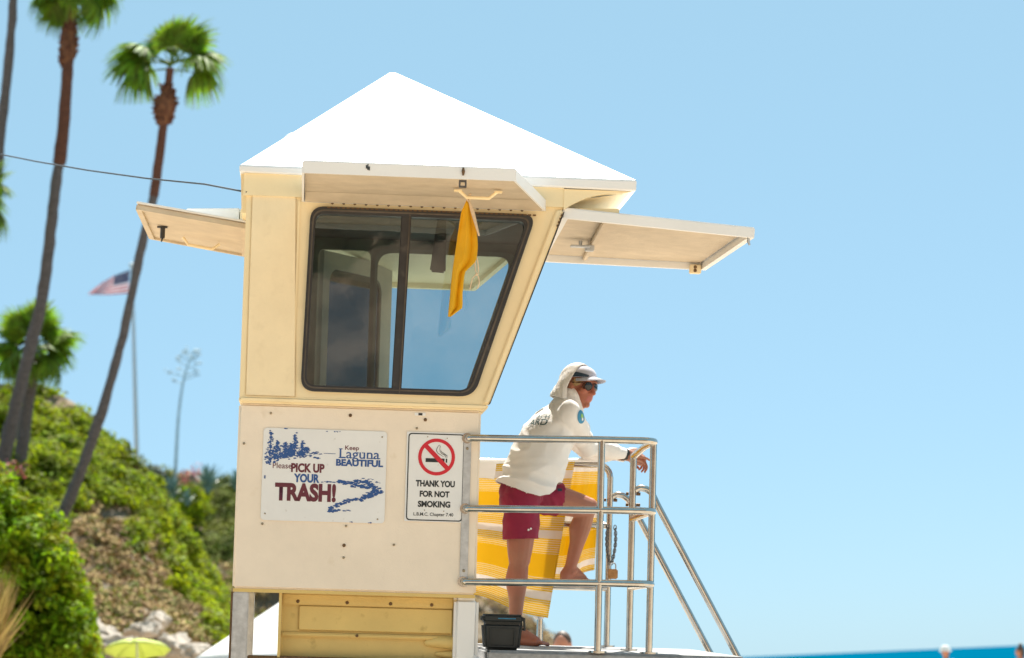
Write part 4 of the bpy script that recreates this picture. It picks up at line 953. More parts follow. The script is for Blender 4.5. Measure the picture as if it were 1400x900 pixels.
for v in bm.verts:
    p = v.co
    if v.is_boundary and p.z < hemR + .04: p.z = hemR + .05 * (p.x - .3)
    v.co += v.normal * (.008 * (ridge(V((p.x * 16 + p.z * 9, p.y * 6, p.z * 3))) - .5) + .004 * noise.noise(p * 22))
bm.to_mesh(me); bm.free()
sh = clothe('shorts', me, M['shorts']); md = sh.modifiers.new('s', 'SOLIDIFY'); md.thickness = .004; md.offset = -1
for u, z in ((.345, .665), (.332, .658)): obj('drawstring_eyelet', MB().ell((u + .022, 1.268, z), (.006, .004, .006), None, 8), M['lav'], sh)
obj('waist_label', MB().box(.525, .55, 1.435, 1.44, .885, .90), M['capn'], sh)
# --- cap, sunglasses, hair, watch
mb = MB(); n_ = 28; rg = []
for j in range(9):
    t = j / 8 * pi / 2; rg.append([mb.b.verts.new(hp(-.008 + .099 * cos(t) * cos(2 * pi * k / n_), .083 * cos(t) * sin(2 * pi * k / n_), .045 + .075 * sin(t) ** .9 + .012 * cos(t) * cos(2 * pi * k / n_))) for k in range(n_)] if j < 8 else [mb.b.verts.new(hp(-.008, 0, .122))])
for A, B in zip(rg[:-1], rg[1:-1]):
    for k in range(n_): mb.b.faces.new((A[k], A[(k + 1) % n_], B[(k + 1) % n_], B[k]))
for k in range(n_): mb.b.faces.new((rg[-2][k], rg[-2][(k + 1) % n_], rg[-1][0]))
cap = obj('cap', mb, M['capg'], guard); cap.modifiers.new('s', 'SOLIDIFY').thickness = .003
mb = MB(); A = None
for i in range(15):
    y = -.078 + .156 * i / 14; x0 = -.008 + .099 * math.sqrt(max(0, 1 - (y / .083) ** 2)); ln = .078 * (1 - abs(y / .080) ** 3.2)
    B = [mb.b.verts.new(hp(x0 - .006 + ln * s_ / 5, y * (1 + .06 * s_ / 5), (.066 - .026 * (y / .078) ** 2 - .014 * s_ / 5))) for s_ in range(6)]
    if A:
        for k in range(5): mb.b.faces.new((A[k], A[k + 1], B[k + 1], B[k]))
    A = B
br = obj('brim', mb, M['capg'], cap); br.modifiers.new('s', 'SOLIDIFY').thickness = .004
mb = MB(); A = None
for i in range(7):
    a = -R(28) - R(62) * i / 6
    B = [mb.b.verts.new(hp(-.008 + 1.02 * .099 * cos(t) * cos(a), 1.025 * .083 * cos(t) * sin(a), .046 + .075 * sin(t) ** .9 + .012 * cos(t) * cos(a))) for t in (.0, .04, .08, .10 + .12 * i / 6, .13 + .28 * i / 6)]
    if A:
        for k in range(4): mb.b.faces.new((A[k], A[k + 1], B[k + 1], B[k]))
    A = B
obj('side_panel', mb, M['capn'], cap)
gl = MB(); 
for s_ in (-1, 1):
    gl.limb([(hp(.088, s_ * .010, .012), .003), (hp(.090, s_ * .012, .022), .003)], 6)
    pts = [hp(.091 - .010 * (abs(s_ * .034 + .021 * cos(t)) / .034) ** 2, s_ * .034 + .0275 * cos(t), .006 + .024 * sin(t)) for t in [2 * pi * k / 16 for k in range(17)]]
    gl.tube(pts, .0032, 6); gl.tube([hp(.077, s_ * .058, .020), hp(.062, s_ * .070, .020), hp(-.015, s_ * .080, .014)], .0035, 6)
gl.tube([hp(.094, -.011, .016), hp(.097, 0, .020), hp(.094, .011, .016)], .0028, 6)
sgl = obj('sunglasses', gl, M['tort'], guard)
for s_ in (-1, 1): obj('lens', MB().ell(hp(.0855, s_ * .034, .006), (.006, .027, .0235), HM @ Euler((0, 0, s_ * .28)).to_matrix(), 16), M['lens'], sgl)
mb = MB(); rnd = random.Random(5)
for k in range(26):
    s_ = -1 if k < 20 else 1; x, z = .012 + rnd.random() * .045, .030 - rnd.random() * .014; y = .071 - .25 * max(0, x - .03)
    mb.limb([(hp(x, s_ * y, z + .012), .0045), (hp(x - .012, s_ * (y + .005), z - .008), .004), (hp(x - .03, s_ * (y + .004), z - .018), .002)], 6)
obj('hair', mb, M['hair'], guard)
wd = (WR - ER).normalized(); wc = WR + wd * .012
mb = MB(); a1 = wd.orthogonal().normalized(); b1 = wd.cross(a1)
ringp = [wc + a1 * (.0305 * cos(2 * pi * k / 20)) + b1 * (.0305 * sin(2 * pi * k / 20)) for k in range(21)]
for o in (-.008, 0, .008): mb.tube([p + wd * o for p in ringp], .0055, 6)
wt = obj('watch', mb, M['cooler'], guard)
fc = wc + V((-.25, -.80, .35)).normalized() * .036
obj('watch_face', MB().limb([(fc, .013), (fc + V((-.0, -.004, .001)), .012)], 14), M['lens'], wt)

# ================================================================== palms
def clonechild(src, parent, mat4, name=None):
    o = src.copy(); COL.objects.link(o); o.parent = parent; o.matrix_local = mat4; return o
def frond_mesh(seed, droop):
    """one fan leaf: stalk along +x, pleated fan of narrow blades at its end"""
    rd = random.Random(seed); mb = MB(); P_ = .58
    st = []
    for k in range(5):
        t = k / 4; st.append((P_ * t, 0, -.05 * t * t))
    mb.tube(st, [.022, .018, .015, .012, .010], 5)
    n = 30
    for i in range(n):
        a = -R(118) + R(236) * i / (n - 1) + rd.uniform(-.03, .03); ln = (.66 - .14 * (abs(a) / 2.06) ** 2) * rd.uniform(.86, 1.06)
        w = .030; c, s_ = cos(a), sin(a); prev = None
        for k in range(6):
            t = k / 5; r = ln * t; dz = -.05 - droop * .55 * t ** 2.4 - .05 * abs(s_) * t + (.012 if i % 2 else -.012) * (1 - t)
            x, y = P_ + c * r * (1 - .12 * t * t * droop), s_ * r; ww = w * (.5 + 1.3 * min(1, t * 2.5)) * (1 - .92 * max(0, (t - .45) / .55))
            sag = rd.uniform(-.01, .01)
            cur = [mb.b.verts.new((x - s_ * ww, y + c * ww, dz + sag)), mb.b.verts.new((x + s_ * ww, y - c * ww, dz + sag))]
            if prev: mb.b.faces.new((prev[0], prev[1], cur[1], cur[0]))
            prev = cur
    return mb.mesh('frond')
FR = []
for i, dr in enumerate((.15, .3, .5, .75, 1.0)):
    me = frond_mesh(20 + i, dr); me.materials.append(M['frond']); FR.append(me)
def trunk_pts(path, D, D2=None):
    return [at(px, py, D) for px, py in path]
def catmull(P, n=6):
    o = []
    for i in range(len(P) - 1):
        p0, p1, p2, p3 = P[max(0, i - 1)], P[i], P[i + 1], P[min(len(P) - 1, i + 2)]
        for k in range(n):
            t = k / n; o.append(.5 * ((2 * p1) + (p2 - p0) * t + (2 * p0 - 5 * p1 + 4 * p2 - p3) * t * t + (3 * p1 - p0 - 3 * p2 + p3) * t ** 3))
    return o + [P[-1]]
def fan_palm(label, path, D, r0, r1, skirt, size, specs, seed, group='fan palms on the bluff', red=0):
    """path from the foot up to the crown in photo sight lines at distance D; r in metres"""
    rd = random.Random(seed); P = catmull(trunk_pts(path, D)); n = len(P)
    r = root('palm_tree', P[0], label, 'palm tree', group, WORLD)
    r0, r1 = r0 * .80, r1 * .76; rr_ = [(r0 + (r1 - r0) * (i / (n - 1)) ** .8) * (1 + .04 * rd.uniform(-1, 1)) for i in range(n)]; rr_[0] *= 1.25
    mb = MB().tube(P, rr_, 14)
    bmesh.ops.subdivide_edges(mb.b, edges=mb.b.edges[:], cuts=1)
    for v in mb.b.verts: v.co += v.normal * 0 + V((noise.noise(v.co * 3), noise.noise(v.co * 3 + V((5, 5, 5))), 0)) * r0 * .18
    obj('trunk', mb, M['bark'], r)
    if red:
        i0 = int(n * red); mb = MB().tube(P[i0:], [q * 1.24 for q in rr_[i0:]], 14)
        for v in mb.b.verts: v.co += V((noise.noise(v.co * 4), noise.noise(v.co * 4 + V((5, 5, 5))), 0)) * r0 * .10
        obj('upper_trunk', mb, M['barkr'], r)
    top = P[-1]; up = (P[-1] - P[-3]).normalized()
    if skirt:
        mb = MB(); L_, w_, SK = skirt
        mb.loft([(top - up * (SK + L_ * (1 - t)), w_ * k, w_ * k, V((1, 0, 0)), V((0, 1, 0))) for t, k in ((-.1, .35), (.1, .62), (.3, .95), (.5, 1), (.7, .78), (.9, .5), (1, .4))], 12)
        for k in range(150):
            a = rd.random() * 6.28; t = rd.random(); q = top - up * (SK + L_ * (1.05 - t)); d = V((cos(a), sin(a), 0)); wl = w_ * interp([(0, .5), (.3, .95), (.6, .95), (1, .45)], t)
            b0 = q + d * wl * .8; b1 = b0 + d * w_ * rd.uniform(.2, .55) + V((0, 0, rd.uniform(-.02, .14)))
            mb.tube([b0, b0.lerp(b1, .5), b1], [.04, .03, .008], 4)
        obj('skirt', mb, M['skirt'], r)
    off = Matrix.Translation(-ORG[r.name])
    for az, el, k, sc in specs:
        el2 = R(el); q = V((0, 0, 0))
        rot = Matrix.Rotation(R(az), 4, 'Z') @ Matrix.Rotation(-el2, 4, 'Y') @ Matrix.Rotation(rd.uniform(-.5, .5), 4, 'X')
        o = bpy.data.objects.new('frond', FR[k]); COL.objects.link(o); o.parent = r
        o.matrix_local = off @ Matrix.Translation(top + up * rd.uniform(-.05, .15)) @ rot @ Matrix.Scale(size * sc * rd.uniform(.9, 1.08), 4)
    return r
def crown(n, seed, lo=-35, hi=85, bias=0):
    rd = random.Random(seed); o = []
    for i in range(n):
        t = (i + .5) / n; el = lo + (hi - lo) * t; o.append((i * 137.5 + rd.uniform(-20, 20) + bias, el, 4 if el < -15 else 3 if el < 10 else 2 if el < 35 else 1 if el < 60 else 0, rd.uniform(.9, 1.1)))
    return o
fan_palm('tall slim palm whose whole crown shows, its trunk crossing behind the shore shutter', [(66, 745), (85, 705), (112, 640), (140, 560), (170, 450), (192, 345), (208, 280), (219, 205), (227, 140), (233, 93)], 64, .19, .095, (.85, .26, .42), 1.14,
         [(180, 26, 3, 1.22), (197, 12, 3, 1.22), (163, 16, 3, 1.18), (186, -2, 4, 1.08), (172, 40, 2, 1.05), (205, 30, 3, 1.0),
          (80, 66, 0, .92), (280, 62, 0, .95), (30, 58, 1, 1.0), (130, 62, 1, .9), (-30, 66, 0, .98), (0, 46, 1, .95),
          (5, 20, 3, 1.0), (-22, 6, 4, 1.0), (22, 0, 4, .95), (40, 30, 2, .95)], 11, red=.68)
fan_palm('tall palm with long red-brown trunk and a crown cut by the top edge', [(-8, 672), (5, 625), (30, 520), (58, 405), (75, 265), (85, 190), (92, 100), (96, 40), (101, -20)], 67, .24, .125, (1.05, .22, .9), 1.1, crown(20, 3, -40, 85), 12, red=.56)
fan_palm('tall bare palm trunk leaning out of frame beside the taller red-brown one', [(-60, 690), (-30, 520), (-12, 330), (2, 180), (12, 80), (20, -25), (26, -110)], 70, .21, .13, (.9, .22, .4), 1.05, crown(20, 5, -30, 80), 13)
fan_palm('short palm with yellow-green crown behind the two tall trunks on the green bluff', [(26, 690), (28, 640), (34, 585), (42, 530), (47, 480)], 69, .235, .17, (.6, .24, .1), 1.02, crown(26, 9, -38, 86), 14)
fan_palm('palm mostly out of frame with one spray of fronds at the left edge', [(-70, 660), (-62, 500), (-50, 380), (-42, 262)], 66, .22, .14, (.7, .25, .1), 1.05, crown(22, 21, -35, 80), 15)

# ================================================================== vegetation
def leaf_cluster(mb, c, rad, n, sz, rd, flat=.75, up=.5):
    bv = mb.b.verts.new; bf = mb.b.faces.new
    for _ in range(n):
        th = rd.random() * 6.283; ct = rd.uniform(-.35, 1); st = math.sqrt(1 - ct * ct); k = rad * rd.uniform(.72, 1.06)
        d = V((st * cos(th), st * sin(th), ct)); p = c + V((d.x * k, d.y * k, d.z * k * flat))
        nn = (d + V((rd.gauss(0, .5), rd.gauss(0, .5), rd.gauss(up, .5)))).normalized(); a = nn.orthogonal().normalized(); b = nn.cross(a); ph = rd.random() * 6.283
        a, b = a * cos(ph) + b * sin(ph), b * cos(ph) - a * sin(ph); s_ = sz * rd.uniform(.6, 1.25)
        bf((bv(p - a * s_), bv(p + b * s_ * .42), bv(p + a * s_), bv(p - b * s_ * .42)))
def fastveg(name, clusters, mat, flat=.75, up=.5, seed=1, kind=None):
    rd = random.Random(seed); vs, fs = [], []
    for c, rad, n, sz in clusters:
        for _ in range(n):
            th = rd.random() * 6.283; ct = rd.uniform(-.35, 1); st = math.sqrt(1 - ct * ct); k = rad * rd.uniform(.70, 1.07)
            dx, dy, dz = st * cos(th), st * sin(th), ct
            p = V((c.x + dx * k, c.y + dy * k, c.z + dz * k * flat))
            nn = V((dx + rd.gauss(0, .5), dy + rd.gauss(0, .5), dz + rd.gauss(up, .5))).normalized(); a = nn.orthogonal().normalized(); b = nn.cross(a); ph = rd.random() * 6.283
            a, b = a * cos(ph) + b * sin(ph), b * cos(ph) - a * sin(ph); s_ = sz * rd.uniform(.6, 1.25); i = len(vs)
            vs += [p - a * s_, p + b * s_ * .42, p + a * s_, p - b * s_ * .42]; fs.append((i, i + 1, i + 2, i + 3))
    me = bpy.data.meshes.new(name); me.from_pydata(vs, [], fs); return me
rd = random.Random(42)
green, olive, dryc = [], [], []
KMAX = [(-120, 1.0), (0, .95), (60, .66), (100, .34), (150, .37), (200, .44), (250, .60), (290, .95), (345, 1.0)]
for _ in range(15000):
    px = rd.uniform(-60, 345); s_ = (px + 260) / 680; k = rd.random() ** .9; t = .82 * k; p = bluff(s_, t)
    nz = fbm(V((s_ * 15, k * 5 - s_ * 6, 2)), 4); fine = fbm(V((s_ * 40, k * 16, 7)), 3)
    if k < interp(KMAX, px) + .30 * nz and fine > -.5:
        lump = max(0, fbm(p * .75, 2) + .1); rad = rd.uniform(.16, .40) * (.7 if k < .05 else 1); p = p + V((.1, -.5, .55)) * (lump * min(1, k * 8))
        if lump < .06 and rd.random() < .45: continue
        (green if rd.random() < .86 - .3 * max(0, fine) else olive).append((p + V((0, 0, rad * .15)), rad, 24, rd.uniform(.075, .12)))
    elif fine > -.25 and rd.random() < .8:
        rad = rd.uniform(.08, .24); (dryc if rd.random() < .74 else olive).append((p, rad, 16, rd.uniform(.05, .085)))
for nm, cl, mt, sd_ in (('ground_cover', green, 'veg', 1), ('scrub', olive, 'veg3', 2), ('dry_scrub', dryc, 'drys', 3)):
    o = obj(nm, fastveg(nm, cl, None, .75, .6, sd_), M[mt], sm=False, kind='stuff')
# headland growth
gr2, dr2 = [], []
for _ in range(4200):
    px = rd.uniform(160, 360) if rd.random() < .8 else rd.uniform(600, 760); s_ = (px + 100) / 940; k = rd.random(); t = .2001 + k * .799
    p = headland(s_, t); nz = fbm(V((s_ * 14, k * 5, 4)), 4)
    if (.62 if px < 400 else 0) - .75 * k + .8 * nz > .05 and px < 420: gr2.append((p, rd.uniform(.35, .9), 34, rd.uniform(.10, .17)))
    elif rd.random() < .5: dr2.append((p, rd.uniform(.25, .6), 24, rd.uniform(.1, .15)))
obj('headland_scrub', fastveg('headland_scrub', gr2, None, .7, .5, 4), M['veg3'], sm=False, kind='stuff')
obj('headland_dry_scrub', fastveg('headland_dry_scrub', dr2, None, .7, .5, 5), M['drys'], sm=False, kind='stuff')
def shrub(label, D, prof, n, mat, leafs, sz, seed, cat='bush', name='bush', depth=.8, group=None):
    """prof: (px, py_top, py_bottom) columns of the bush outline"""
    rd = random.Random(seed); cl = []; m_ = D / F
    for _ in range(n):
        px = rd.uniform(prof[0][0], prof[-1][0]); top = interp([(a, b) for a, b, c in prof], px); bot = interp([(a, c) for a, b, c in prof], px)
        t = rd.random() ** .85; rad = rd.uniform(.13, .30) * D / 40; py = top + rad / m_ * .8 + (bot - top) * t
        cl.append((at(px, py, D + rd.uniform(-1, 1) * depth - t * .8), rad, leafs, sz * rd.uniform(.8, 1.2)))
    base = at((prof[0][0] + prof[-1][0]) / 2, max(c for a, b, c in prof), D)
    r = root(name, base, label, cat, group, WORLD)
    me = fastveg('foliage', cl, None, .85, .4, seed); me.transform(Matrix.Translation(-base)); f = obj('foliage', me, M[mat], None, sm=False); f.parent = r
    mb = MB()
    for k in range(9):
        c = cl[k * len(cl) // 9][0]; mb.tube([base + V((rd.uniform(-.3, .3), 0, -.3)), base.lerp(c, .6) + V((rd.uniform(-.1, .1), 0, 0)), c], [.035, .025, .01], 5)
    obj('stem', mb, M['bark'], r); return r
shrub('big bright green bush filling the lower left below the palms', 44, [(-90, 600, 905), (-30, 610, 905), (5, 632, 905), (35, 660, 905), (62, 690, 905), (88, 735, 900), (105, 790, 890), (114, 830, 885), (118, 880, 890)], 520, 'veg2', 85, .075, 31, depth=1.1)
# dry golden grass clump in the corner
rd = random.Random(8); vs, fs = [], []; gb = at(-42, 905, 34)
for k in range(1700):
    a = rd.random() * 6.28; r_ = .30 * math.sqrt(rd.random()); h = rd.uniform(.5, 1.25) * (1.2 - r_); b0 = gb + V((r_ * cos(a), r_ * sin(a), -.1))
    ln = V((cos(a) * r_ * .5 + rd.gauss(0, .17), sin(a) * r_ * .8 + rd.gauss(0, .1), h)); w_ = V((rd.uniform(-1, 1), rd.uniform(-1, 1), 0)).normalized() * .012
    b1 = b0 + ln * .55; b2 = b0 + ln + V((ln.x * .15, ln.y * .15, .02)); i = len(vs)
    vs += [b0 - w_, b0 + w_, b1 + w_ * 1.3, b1 - w_ * 1.3, b2]; fs += [(i, i + 1, i + 2, i + 3), (i + 3, i + 2, i + 4)]
me = bpy.data.meshes.new('grass_clump'); me.from_pydata(vs, [], fs); single('grass_clump', me, M['dry'], gb, 'dry golden grass clump in the bottom left corner', 'grass', frame=WORLD, sm=False)
shrub('low yellow-red shrub on the sand at the foot of the bright green bush', 46, [(84, 838, 900), (100, 845, 900), (124, 868, 902)], 26, 'dry', 60, .06, 33, depth=.4)
shrub('dark blue-green shrub on the skyline left of the agaves', 146, [(200, 634, 664), (208, 632, 668), (218, 640, 670), (222, 650, 672)], 16, 'vegd', 90, .16, 34, depth=.8)
shrub('rust and green shrub on the skyline under the pink blossom', 148, [(228, 648, 676), (245, 643, 680), (268, 642, 680), (274, 650, 680)], 22, 'drys', 80, .15, 35, depth=.8)
shrub('yellow-green shrub left of the spiky agave', 143, [(253, 660, 700), (262, 654, 704), (270, 662, 704)], 14, 'veg', 90, .15, 36, depth=.5)
shrub('pink blossoming shrub on the skyline left of the agave', 147, [(258, 634, 646), (264, 630, 646), (269, 636, 646)], 4, 'pink', 40, .10, 37, depth=.3)
shrub('small pink blossoming shrub between the tall palm trunks', 66, [(10, 612, 645), (14, 606, 645), (20, 614, 645)], 3, 'pink', 30, .045, 38, depth=.3)
# agaves: each long leaf its own part
def agave_leaf(seed):
    mb = MB(); A = None
    for k in range(8):
        t = k / 7; wv = .105 * (1 - t ** 2.2) * (.75 + .5 * t); z = .10 * sin(t * 2.2) * 1; x = t
        cur = [mb.b.verts.new((x, wv, z + .045 * (1 - t))), mb.b.verts.new((x, 0, z - .01)), mb.b.verts.new((x, -wv, z + .045 * (1 - t))), mb.b.verts.new((x, 0, z - .06 * (1 - t)))]
        if A:
            for i in range(4): mb.b.faces.new((A[i], A[(i + 1) % 4], cur[(i + 1) % 4], cur[i]))
        A = cur
    return mb.mesh('leaf')
AG = agave_leaf(1); AG.materials.append(M['agave']); smooth(AG)
def agave(label, px, py, D, size, n, seed, lo=8):
    rd = random.Random(seed); b = at(px, py, D); r = root('agave_plant', b, label, 'agave', 'agaves along the headland', WORLD)
    obj('heart', MB().ell(b + V((0, 0, .15 * size)), (.16 * size, .16 * size, .25 * size), None, 10), M['agave'], r)
    for i in range(n):
        el = lo + (86 - lo) * (i / n) ** .8; rot = Matrix.Rotation(R(i * 137.5 + rd.uniform(-12, 12)), 4, 'Z') @ Matrix.Rotation(-R(el), 4, 'Y')
        o = bpy.data.objects.new('leaf', AG); COL.objects.link(o); o.parent = r; o.matrix_local = Matrix.Translation((0, 0, .06 * size)) @ rot @ Matrix.Scale(size * rd.uniform(.85, 1.1), 4)
agave('large spiky blue-green agave standing on the skyline', 284, 672, 141, 1.35, 28, 51)
agave('pale agave with sprawling leaves below the dark skyline shrub', 236, 680, 142, 1.15, 22, 52, 0)
agave('small grey agave lower on the slope beneath the yellow-green shrub', 256, 690, 139, .8, 18, 53)
agave('agave half hidden by the tower wall', 322, 668, 143, .9, 20, 54)
sb = at(239, 668, 147); r = root('agave_stalk', sb, 'tall thin haze-pale agave flower stalk against the sky', 'agave stalk', None, WORLD)
sp = catmull([at(x, y, 147) for x, y in ((239, 668), (241, 620), (244, 570), (250, 525), (258, 496), (264, 483))])
obj('stem', MB().tube(sp, [.10 - .07 * i / (len(sp) - 1) for i in range(len(sp))], 8), M['stalk'], r)
rd = random.Random(61)
for i in range(14):
    p = sp[-2 - int(i * .9)]; sgn = -1 if i % 2 else 1; e = p + V((sgn * rd.uniform(.25, .65) * (.5 + i / 14), rd.uniform(-.3, .3), .18))
    mb = MB().tube([p, p.lerp(e, .6) + V((0, 0, -.03)), e], [.035, .025, .02], 5)
    for k in range(5): mb.ell(e + V((rd.gauss(0, .1), rd.gauss(0, .1), rd.gauss(.04, .05))), (.08, .08, .045), None, 6)
    obj('flower_branch', mb, M['stalk'], r)
# flagpole and flag
PB, PT = at(188, 660, 150), at(180.5, 366, 150)
r = root('flagpole', PB, 'white flagpole with a ball top standing behind the bluff', 'flagpole', None, WORLD)
obj('pole', MB().tube([PB, PB.lerp(PT, .5), PT], [.13, .11, .08], 10), M['pole'], r); obj('ball', MB().ell(PT + V((0, 0, .12)), (.17, .17, .17), None, 14), M['lav'], r)
mb = MB(); uvl = mb.b.loops.layers.uv.new('UVMap'); g = []
for i in range(41):
    u = i / 40; row = []
    for j in range(27):
        v = j / 26; yt = interp([(0, 369), (.4, 377), (.7, 386), (1, 398)], u); yb = interp([(0, 401), (.5, 403), (1, 402.5)], u)
        px = interp([(0, 177.5 - 2 * (1 - v)), (1, 120 + 5 * v)], u); py = yb + (yt - yb) * v
        q = at(px, py, 149.9 + .22 * sin(u * 8 + v * 2) * u + .5 * u); row.append((mb.b.verts.new(q), (u, v)))
    g.append(row)
for A, B in zip(g, g[1:]):
    for j in range(26):
        q = (A[j], A[j + 1], B[j + 1], B[j]); f = mb.b.faces.new([k[0] for k in q])
        for l, k in zip(f.loops, q): l[uvl].uv = k[1]
fo_ = single('flag', mb, M['usflag'], PT, 'american flag blowing to the left from the white flagpole', 'flag', frame=WORLD); fo_.modifiers.new('s', 'SOLIDIFY').thickness = .01

# ================================================================== on the sand
def boulder(px, py, D, sx, sy, sz, seed, label, mat='rockl'):
    mb = MB(); bmesh.ops.create_icosphere(mb.b, subdivisions=4, radius=1); c = at(px, py, D)
    for v in mb.b.verts:
        d = v.co.normalized(); k = 1 + .32 * fbm(d * 1.4 + V((seed, 0, 0))) + .12 * fbm(d * 5 + V((0, seed, 0))); v.co = V((d.x * sx * k, d.y * sy * k, d.z * sz * k)) + c
    for v in mb.b.verts: v.co += V((0, 0, .06)) * round(noise.noise(v.co * 2) * 2)
    single('boulder', mb, M[mat], c - V((0, 0, sz * .8)), label, 'rock', 'boulders at the foot of the bluff', WORLD)
boulder(128, 872, 54, .42, .5, .30, 1, 'pale boulder between the green bush and the lime parasol')
boulder(150, 884, 52, .5, .5, .26, 2, 'pale flat boulder just left of the lime parasol')
boulder(238, 886, 52, .36, .5, .24, 3, 'grey boulder just right of the lime parasol')
boulder(212, 852, 56, .26, .4, .2, 4, 'small white boulder on the slope above the lime parasol')
boulder(196, 862, 55, .34, .4, .16, 5, 'low pale boulder directly behind the lime parasol')
boulder(82, 880, 47, .45, .5, .26, 6, 'dark boulder under the edge of the bright green bush', 'earth')
boulder(46, 892, 46, .4, .5, .2, 7, 'pale stone at the bottom edge beneath the green bush')
boulder(272, 896, 51, .3, .4, .2, 8, 'pale stone between the grey boulder and the white tent')
def parasol(label, px, py, D, rad, h, mat, nrib=8, tilt=0, pole=1.9):
    t = at(px, py, D); base = t - V((0, 0, pole)); r = root('beach_umbrella', base, label, 'umbrella', 'beach umbrellas', WORLD)
    for k in range(nrib):
        mb = MB(); a0_, a1_ = 2 * pi * k / nrib, 2 * pi * (k + 1) / nrib; rows2 = []
        for j in range(7):
            s_ = j / 6; row = []
            for i in range(5):
                a = a0_ + (a1_ - a0_) * i / 4; sagk = 1 - .05 * sin(pi * i / 4) * s_; rr2 = rad * sin(s_ * 1.25) / sin(1.25) * sagk
                row.append(mb.b.verts.new(t + V((rr2 * cos(a), rr2 * sin(a), -h * (1 - cos(s_ * 1.25)) / (1 - cos(1.25)) + .02 * sin(pi * i / 4) * s_))))
            rows2.append(row)
        for A, B in zip(rows2, rows2[1:]):
            for i in range(4): mb.b.faces.new((A[i], A[i + 1], B[i + 1], B[i]))
        bmesh.ops.remove_doubles(mb.b, verts=mb.b.verts[:], dist=.002)
        for v in mb.b.verts: v.co = t + Matrix.Rotation(R(tilt), 3, 'X') @ (v.co - t)
        o = obj('canopy_panel', mb, M[mat if k % 2 or mat != 'umb' else 'umb'], r); o.modifiers.new('s', 'SOLIDIFY').thickness = .004
    obj('pole', MB().tube([base - V((0, 0, .3)), t], .018, 8), M['pole'], r); obj('tip', MB().ell(t + V((0, 0, .03)), (.02, .02, .04), None, 8), M['pole'], r)
parasol('lime green dome parasol at the foot of the dry slope', 187, 877, 45, .56, .17, 'umb', tilt=-13)
# white canopy tent behind the tower's shore leg
TP = at(392, 818, 33); e = .0087
r = root('canopy_tent', TP - V((0, 0, 2.3)), 'white peaked canopy tent on the sand behind the tower legs', 'tent', None, WORLD)
hw = 1.02; ez = -.70; cs = [TP + V((sx * hw, sy * hw, ez)) for sx, sy in ((-1, -1), (1, -1), (1, 1), (-1, 1))]
for i in range(4):
    a, b = cs[i], cs[(i + 1) % 4]; mb = MB(); rows2 = []
    for j in range(9):
        s_ = j / 8; p0, p1 = TP.lerp(a, s_), TP.lerp(b, s_); row = []
        for k in range(9):
            q = p0.lerp(p1, k / 8); q.z -= .06 * sin(pi * s_) * sin(pi * k / 8) * 1; row.append(mb.b.verts.new(q))
        rows2.append(row)
    for A, B in zip(rows2, rows2[1:]):
        for k in range(8): mb.b.faces.new((A[k], A[k + 1], B[k + 1], B[k]))
    bmesh.ops.remove_doubles(mb.b, verts=mb.b.verts[:], dist=.002)
    o = obj('canopy', mb, M['canvas'], r); o.modifiers.new('s', 'SOLIDIFY').thickness = .006
    mb = MB(); A = None
    for k in range(17):
        q = a.lerp(b, k / 16); cur = [mb.b.verts.new(q + V((0, 0, -.004))), mb.b.verts.new(q + V((0, 0, -.2 + .03 * cos(k * pi / 2))))]
        if A: mb.b.faces.new((A[0], A[1], cur[1], cur[0]))
        A = cur
    o = obj('valance', mb, M['canvas'], r); o.modifiers.new('s', 'SOLIDIFY').thickness = .005
    obj('leg', MB().tube([a + V((0, 0, -1.7)), a - V((0, 0, .01))], .02, 8), M['pole'], r)
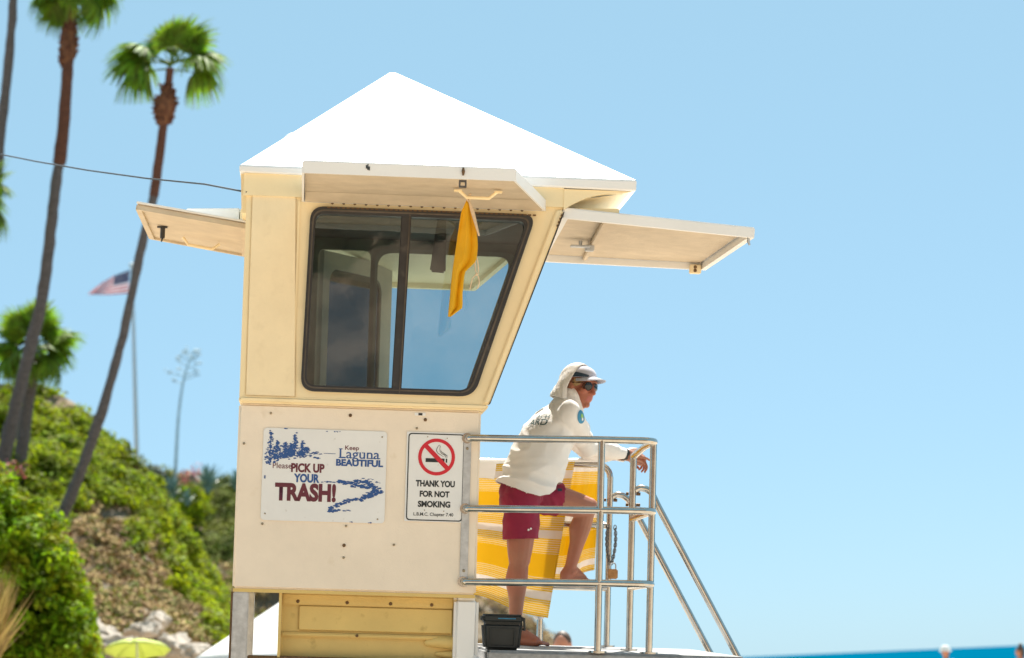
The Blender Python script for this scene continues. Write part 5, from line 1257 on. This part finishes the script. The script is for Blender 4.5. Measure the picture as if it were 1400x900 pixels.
# bathers standing on the sand
def bather(label, px, py_top, D, h, face, suit, hat=None, hair='bhair', seed=0):
    top = at(px, py_top, D); base = top - V((0, 0, h)); s_ = h / 1.72
    rz = Matrix.Rotation(face, 3, 'Z'); rd = random.Random(seed)
    def q(x, y, z): return base + rz @ V((x * s_, y * s_, z * s_))
    r = root('person', base, label, 'person', None, WORLD); mb = MB()
    mb.loft([(q(0, 0, z), rx * s_, ry * s_, rz @ V((0, 1, 0)), rz @ V((1, 0, 0))) for z, ry, rx in ((.78, .08, .12), (.86, .105, .165), (.96, .10, .16), (1.08, .09, .14), (1.22, .10, .16), (1.34, .10, .19), (1.42, .075, .13), (1.46, .05, .06))], 18)
    mb.limb([(q(0, 0, 1.40), .058 * s_), (q(0, 0, 1.50), .053 * s_)]); mb.ell(q(0, .008, 1.60), (.075 * s_, .092 * s_, .11 * s_), rz); mb.ell(q(0, .045, 1.545), (.05 * s_, .05 * s_, .055 * s_), rz)
    mb.limb([(q(0, .09, 1.60), .012 * s_), (q(0, .108, 1.575), .013 * s_)])
    for k in (-1, 1):
        mb.limb([(q(k * .17, 0, 1.37), .052 * s_), (q(k * .23, -.02, 1.10), .042 * s_), (q(k * .21, .10, .86), .03 * s_)]); mb.limb([(q(k * .21, .11, .85), .028 * s_), (q(k * .205, .15, .77), .024 * s_)])
        for i in range(4): mb.limb([(q(k * (.19 + .012 * i), .15, .78), .010 * s_), (q(k * (.188 + .012 * i), .16, .70), .008 * s_)], 6)
        mb.limb([(q(k * .09, 0, .86), .09 * s_), (q(k * .10, .02, .48), .058 * s_), (q(k * .10, -.01, .3), .055 * s_), (q(k * .10, 0, .07), .036 * s_)]); mb.limb([(q(k * .10, -.03, .04), .035 * s_), (q(k * .11, .15, .025), .025 * s_)])
        mb.ell(q(k * .078, 0, 1.59), (.015 * s_, .025 * s_, .035 * s_), rz)
    b = obj('body', remeshed(mb, .011, 3), M['skin2']); b.data.transform(Matrix.Translation(-base)); b.parent = r
    mb = MB(); mb.loft([(q(0, 0, z), rx * s_, ry * s_, rz @ V((0, 1, 0)), rz @ V((1, 0, 0))) for z, ry, rx in ((.74, .13, .175), (.86, .125, .182), (1.0, .112, .17))], 18)
    obj('swim_shorts', mb, M[suit], r)
    mb = MB(); mb.ell(q(0, -.014, 1.625), (.084 * s_, .095 * s_, .105 * s_), rz); mb.ell(q(0, -.05, 1.56), (.07 * s_, .055 * s_, .09 * s_), rz)
    if hat == 'bun': mb.ell(q(0, -.02, 1.75), (.045 * s_, .045 * s_, .045 * s_), rz)
    obj('hair', mb, M[hair], r)
    if hat == 'hat':
        mb = MB(); mb.loft([(q(0, 0, z), rx * s_, rx * 1.08 * s_, rz @ V((1, 0, 0)), rz @ V((0, 1, 0))) for z, rx in ((1.615, .150), (1.625, .148), (1.635, .118), (1.68, .112), (1.72, .098), (1.745, .066), (1.755, .02))], 22); obj('hat', mb, M['lav'], r)
    if hat == 'cap':
        obj('visor', MB().ell(q(0, .0, 1.70), (.07 * s_, .08 * s_, .05 * s_), rz), M['lav'], r)
    return r
bather('person in a white sun hat whose head rises above the sea horizon', 1292, 884.5, 60, 1.62, 2.6, 'suit', 'hat', seed=1)
bather('brown-haired person with a small bun at the right edge of the sea', 1394, 884, 60, 1.62, 1.2, 'suit2', 'bun', seed=2)
bather('sunburnt person with reddish face seen beyond the deck and the bare foot', 768, 864, 26, 1.75, 2.9, 'suit2', None, 'bhair', seed=3)
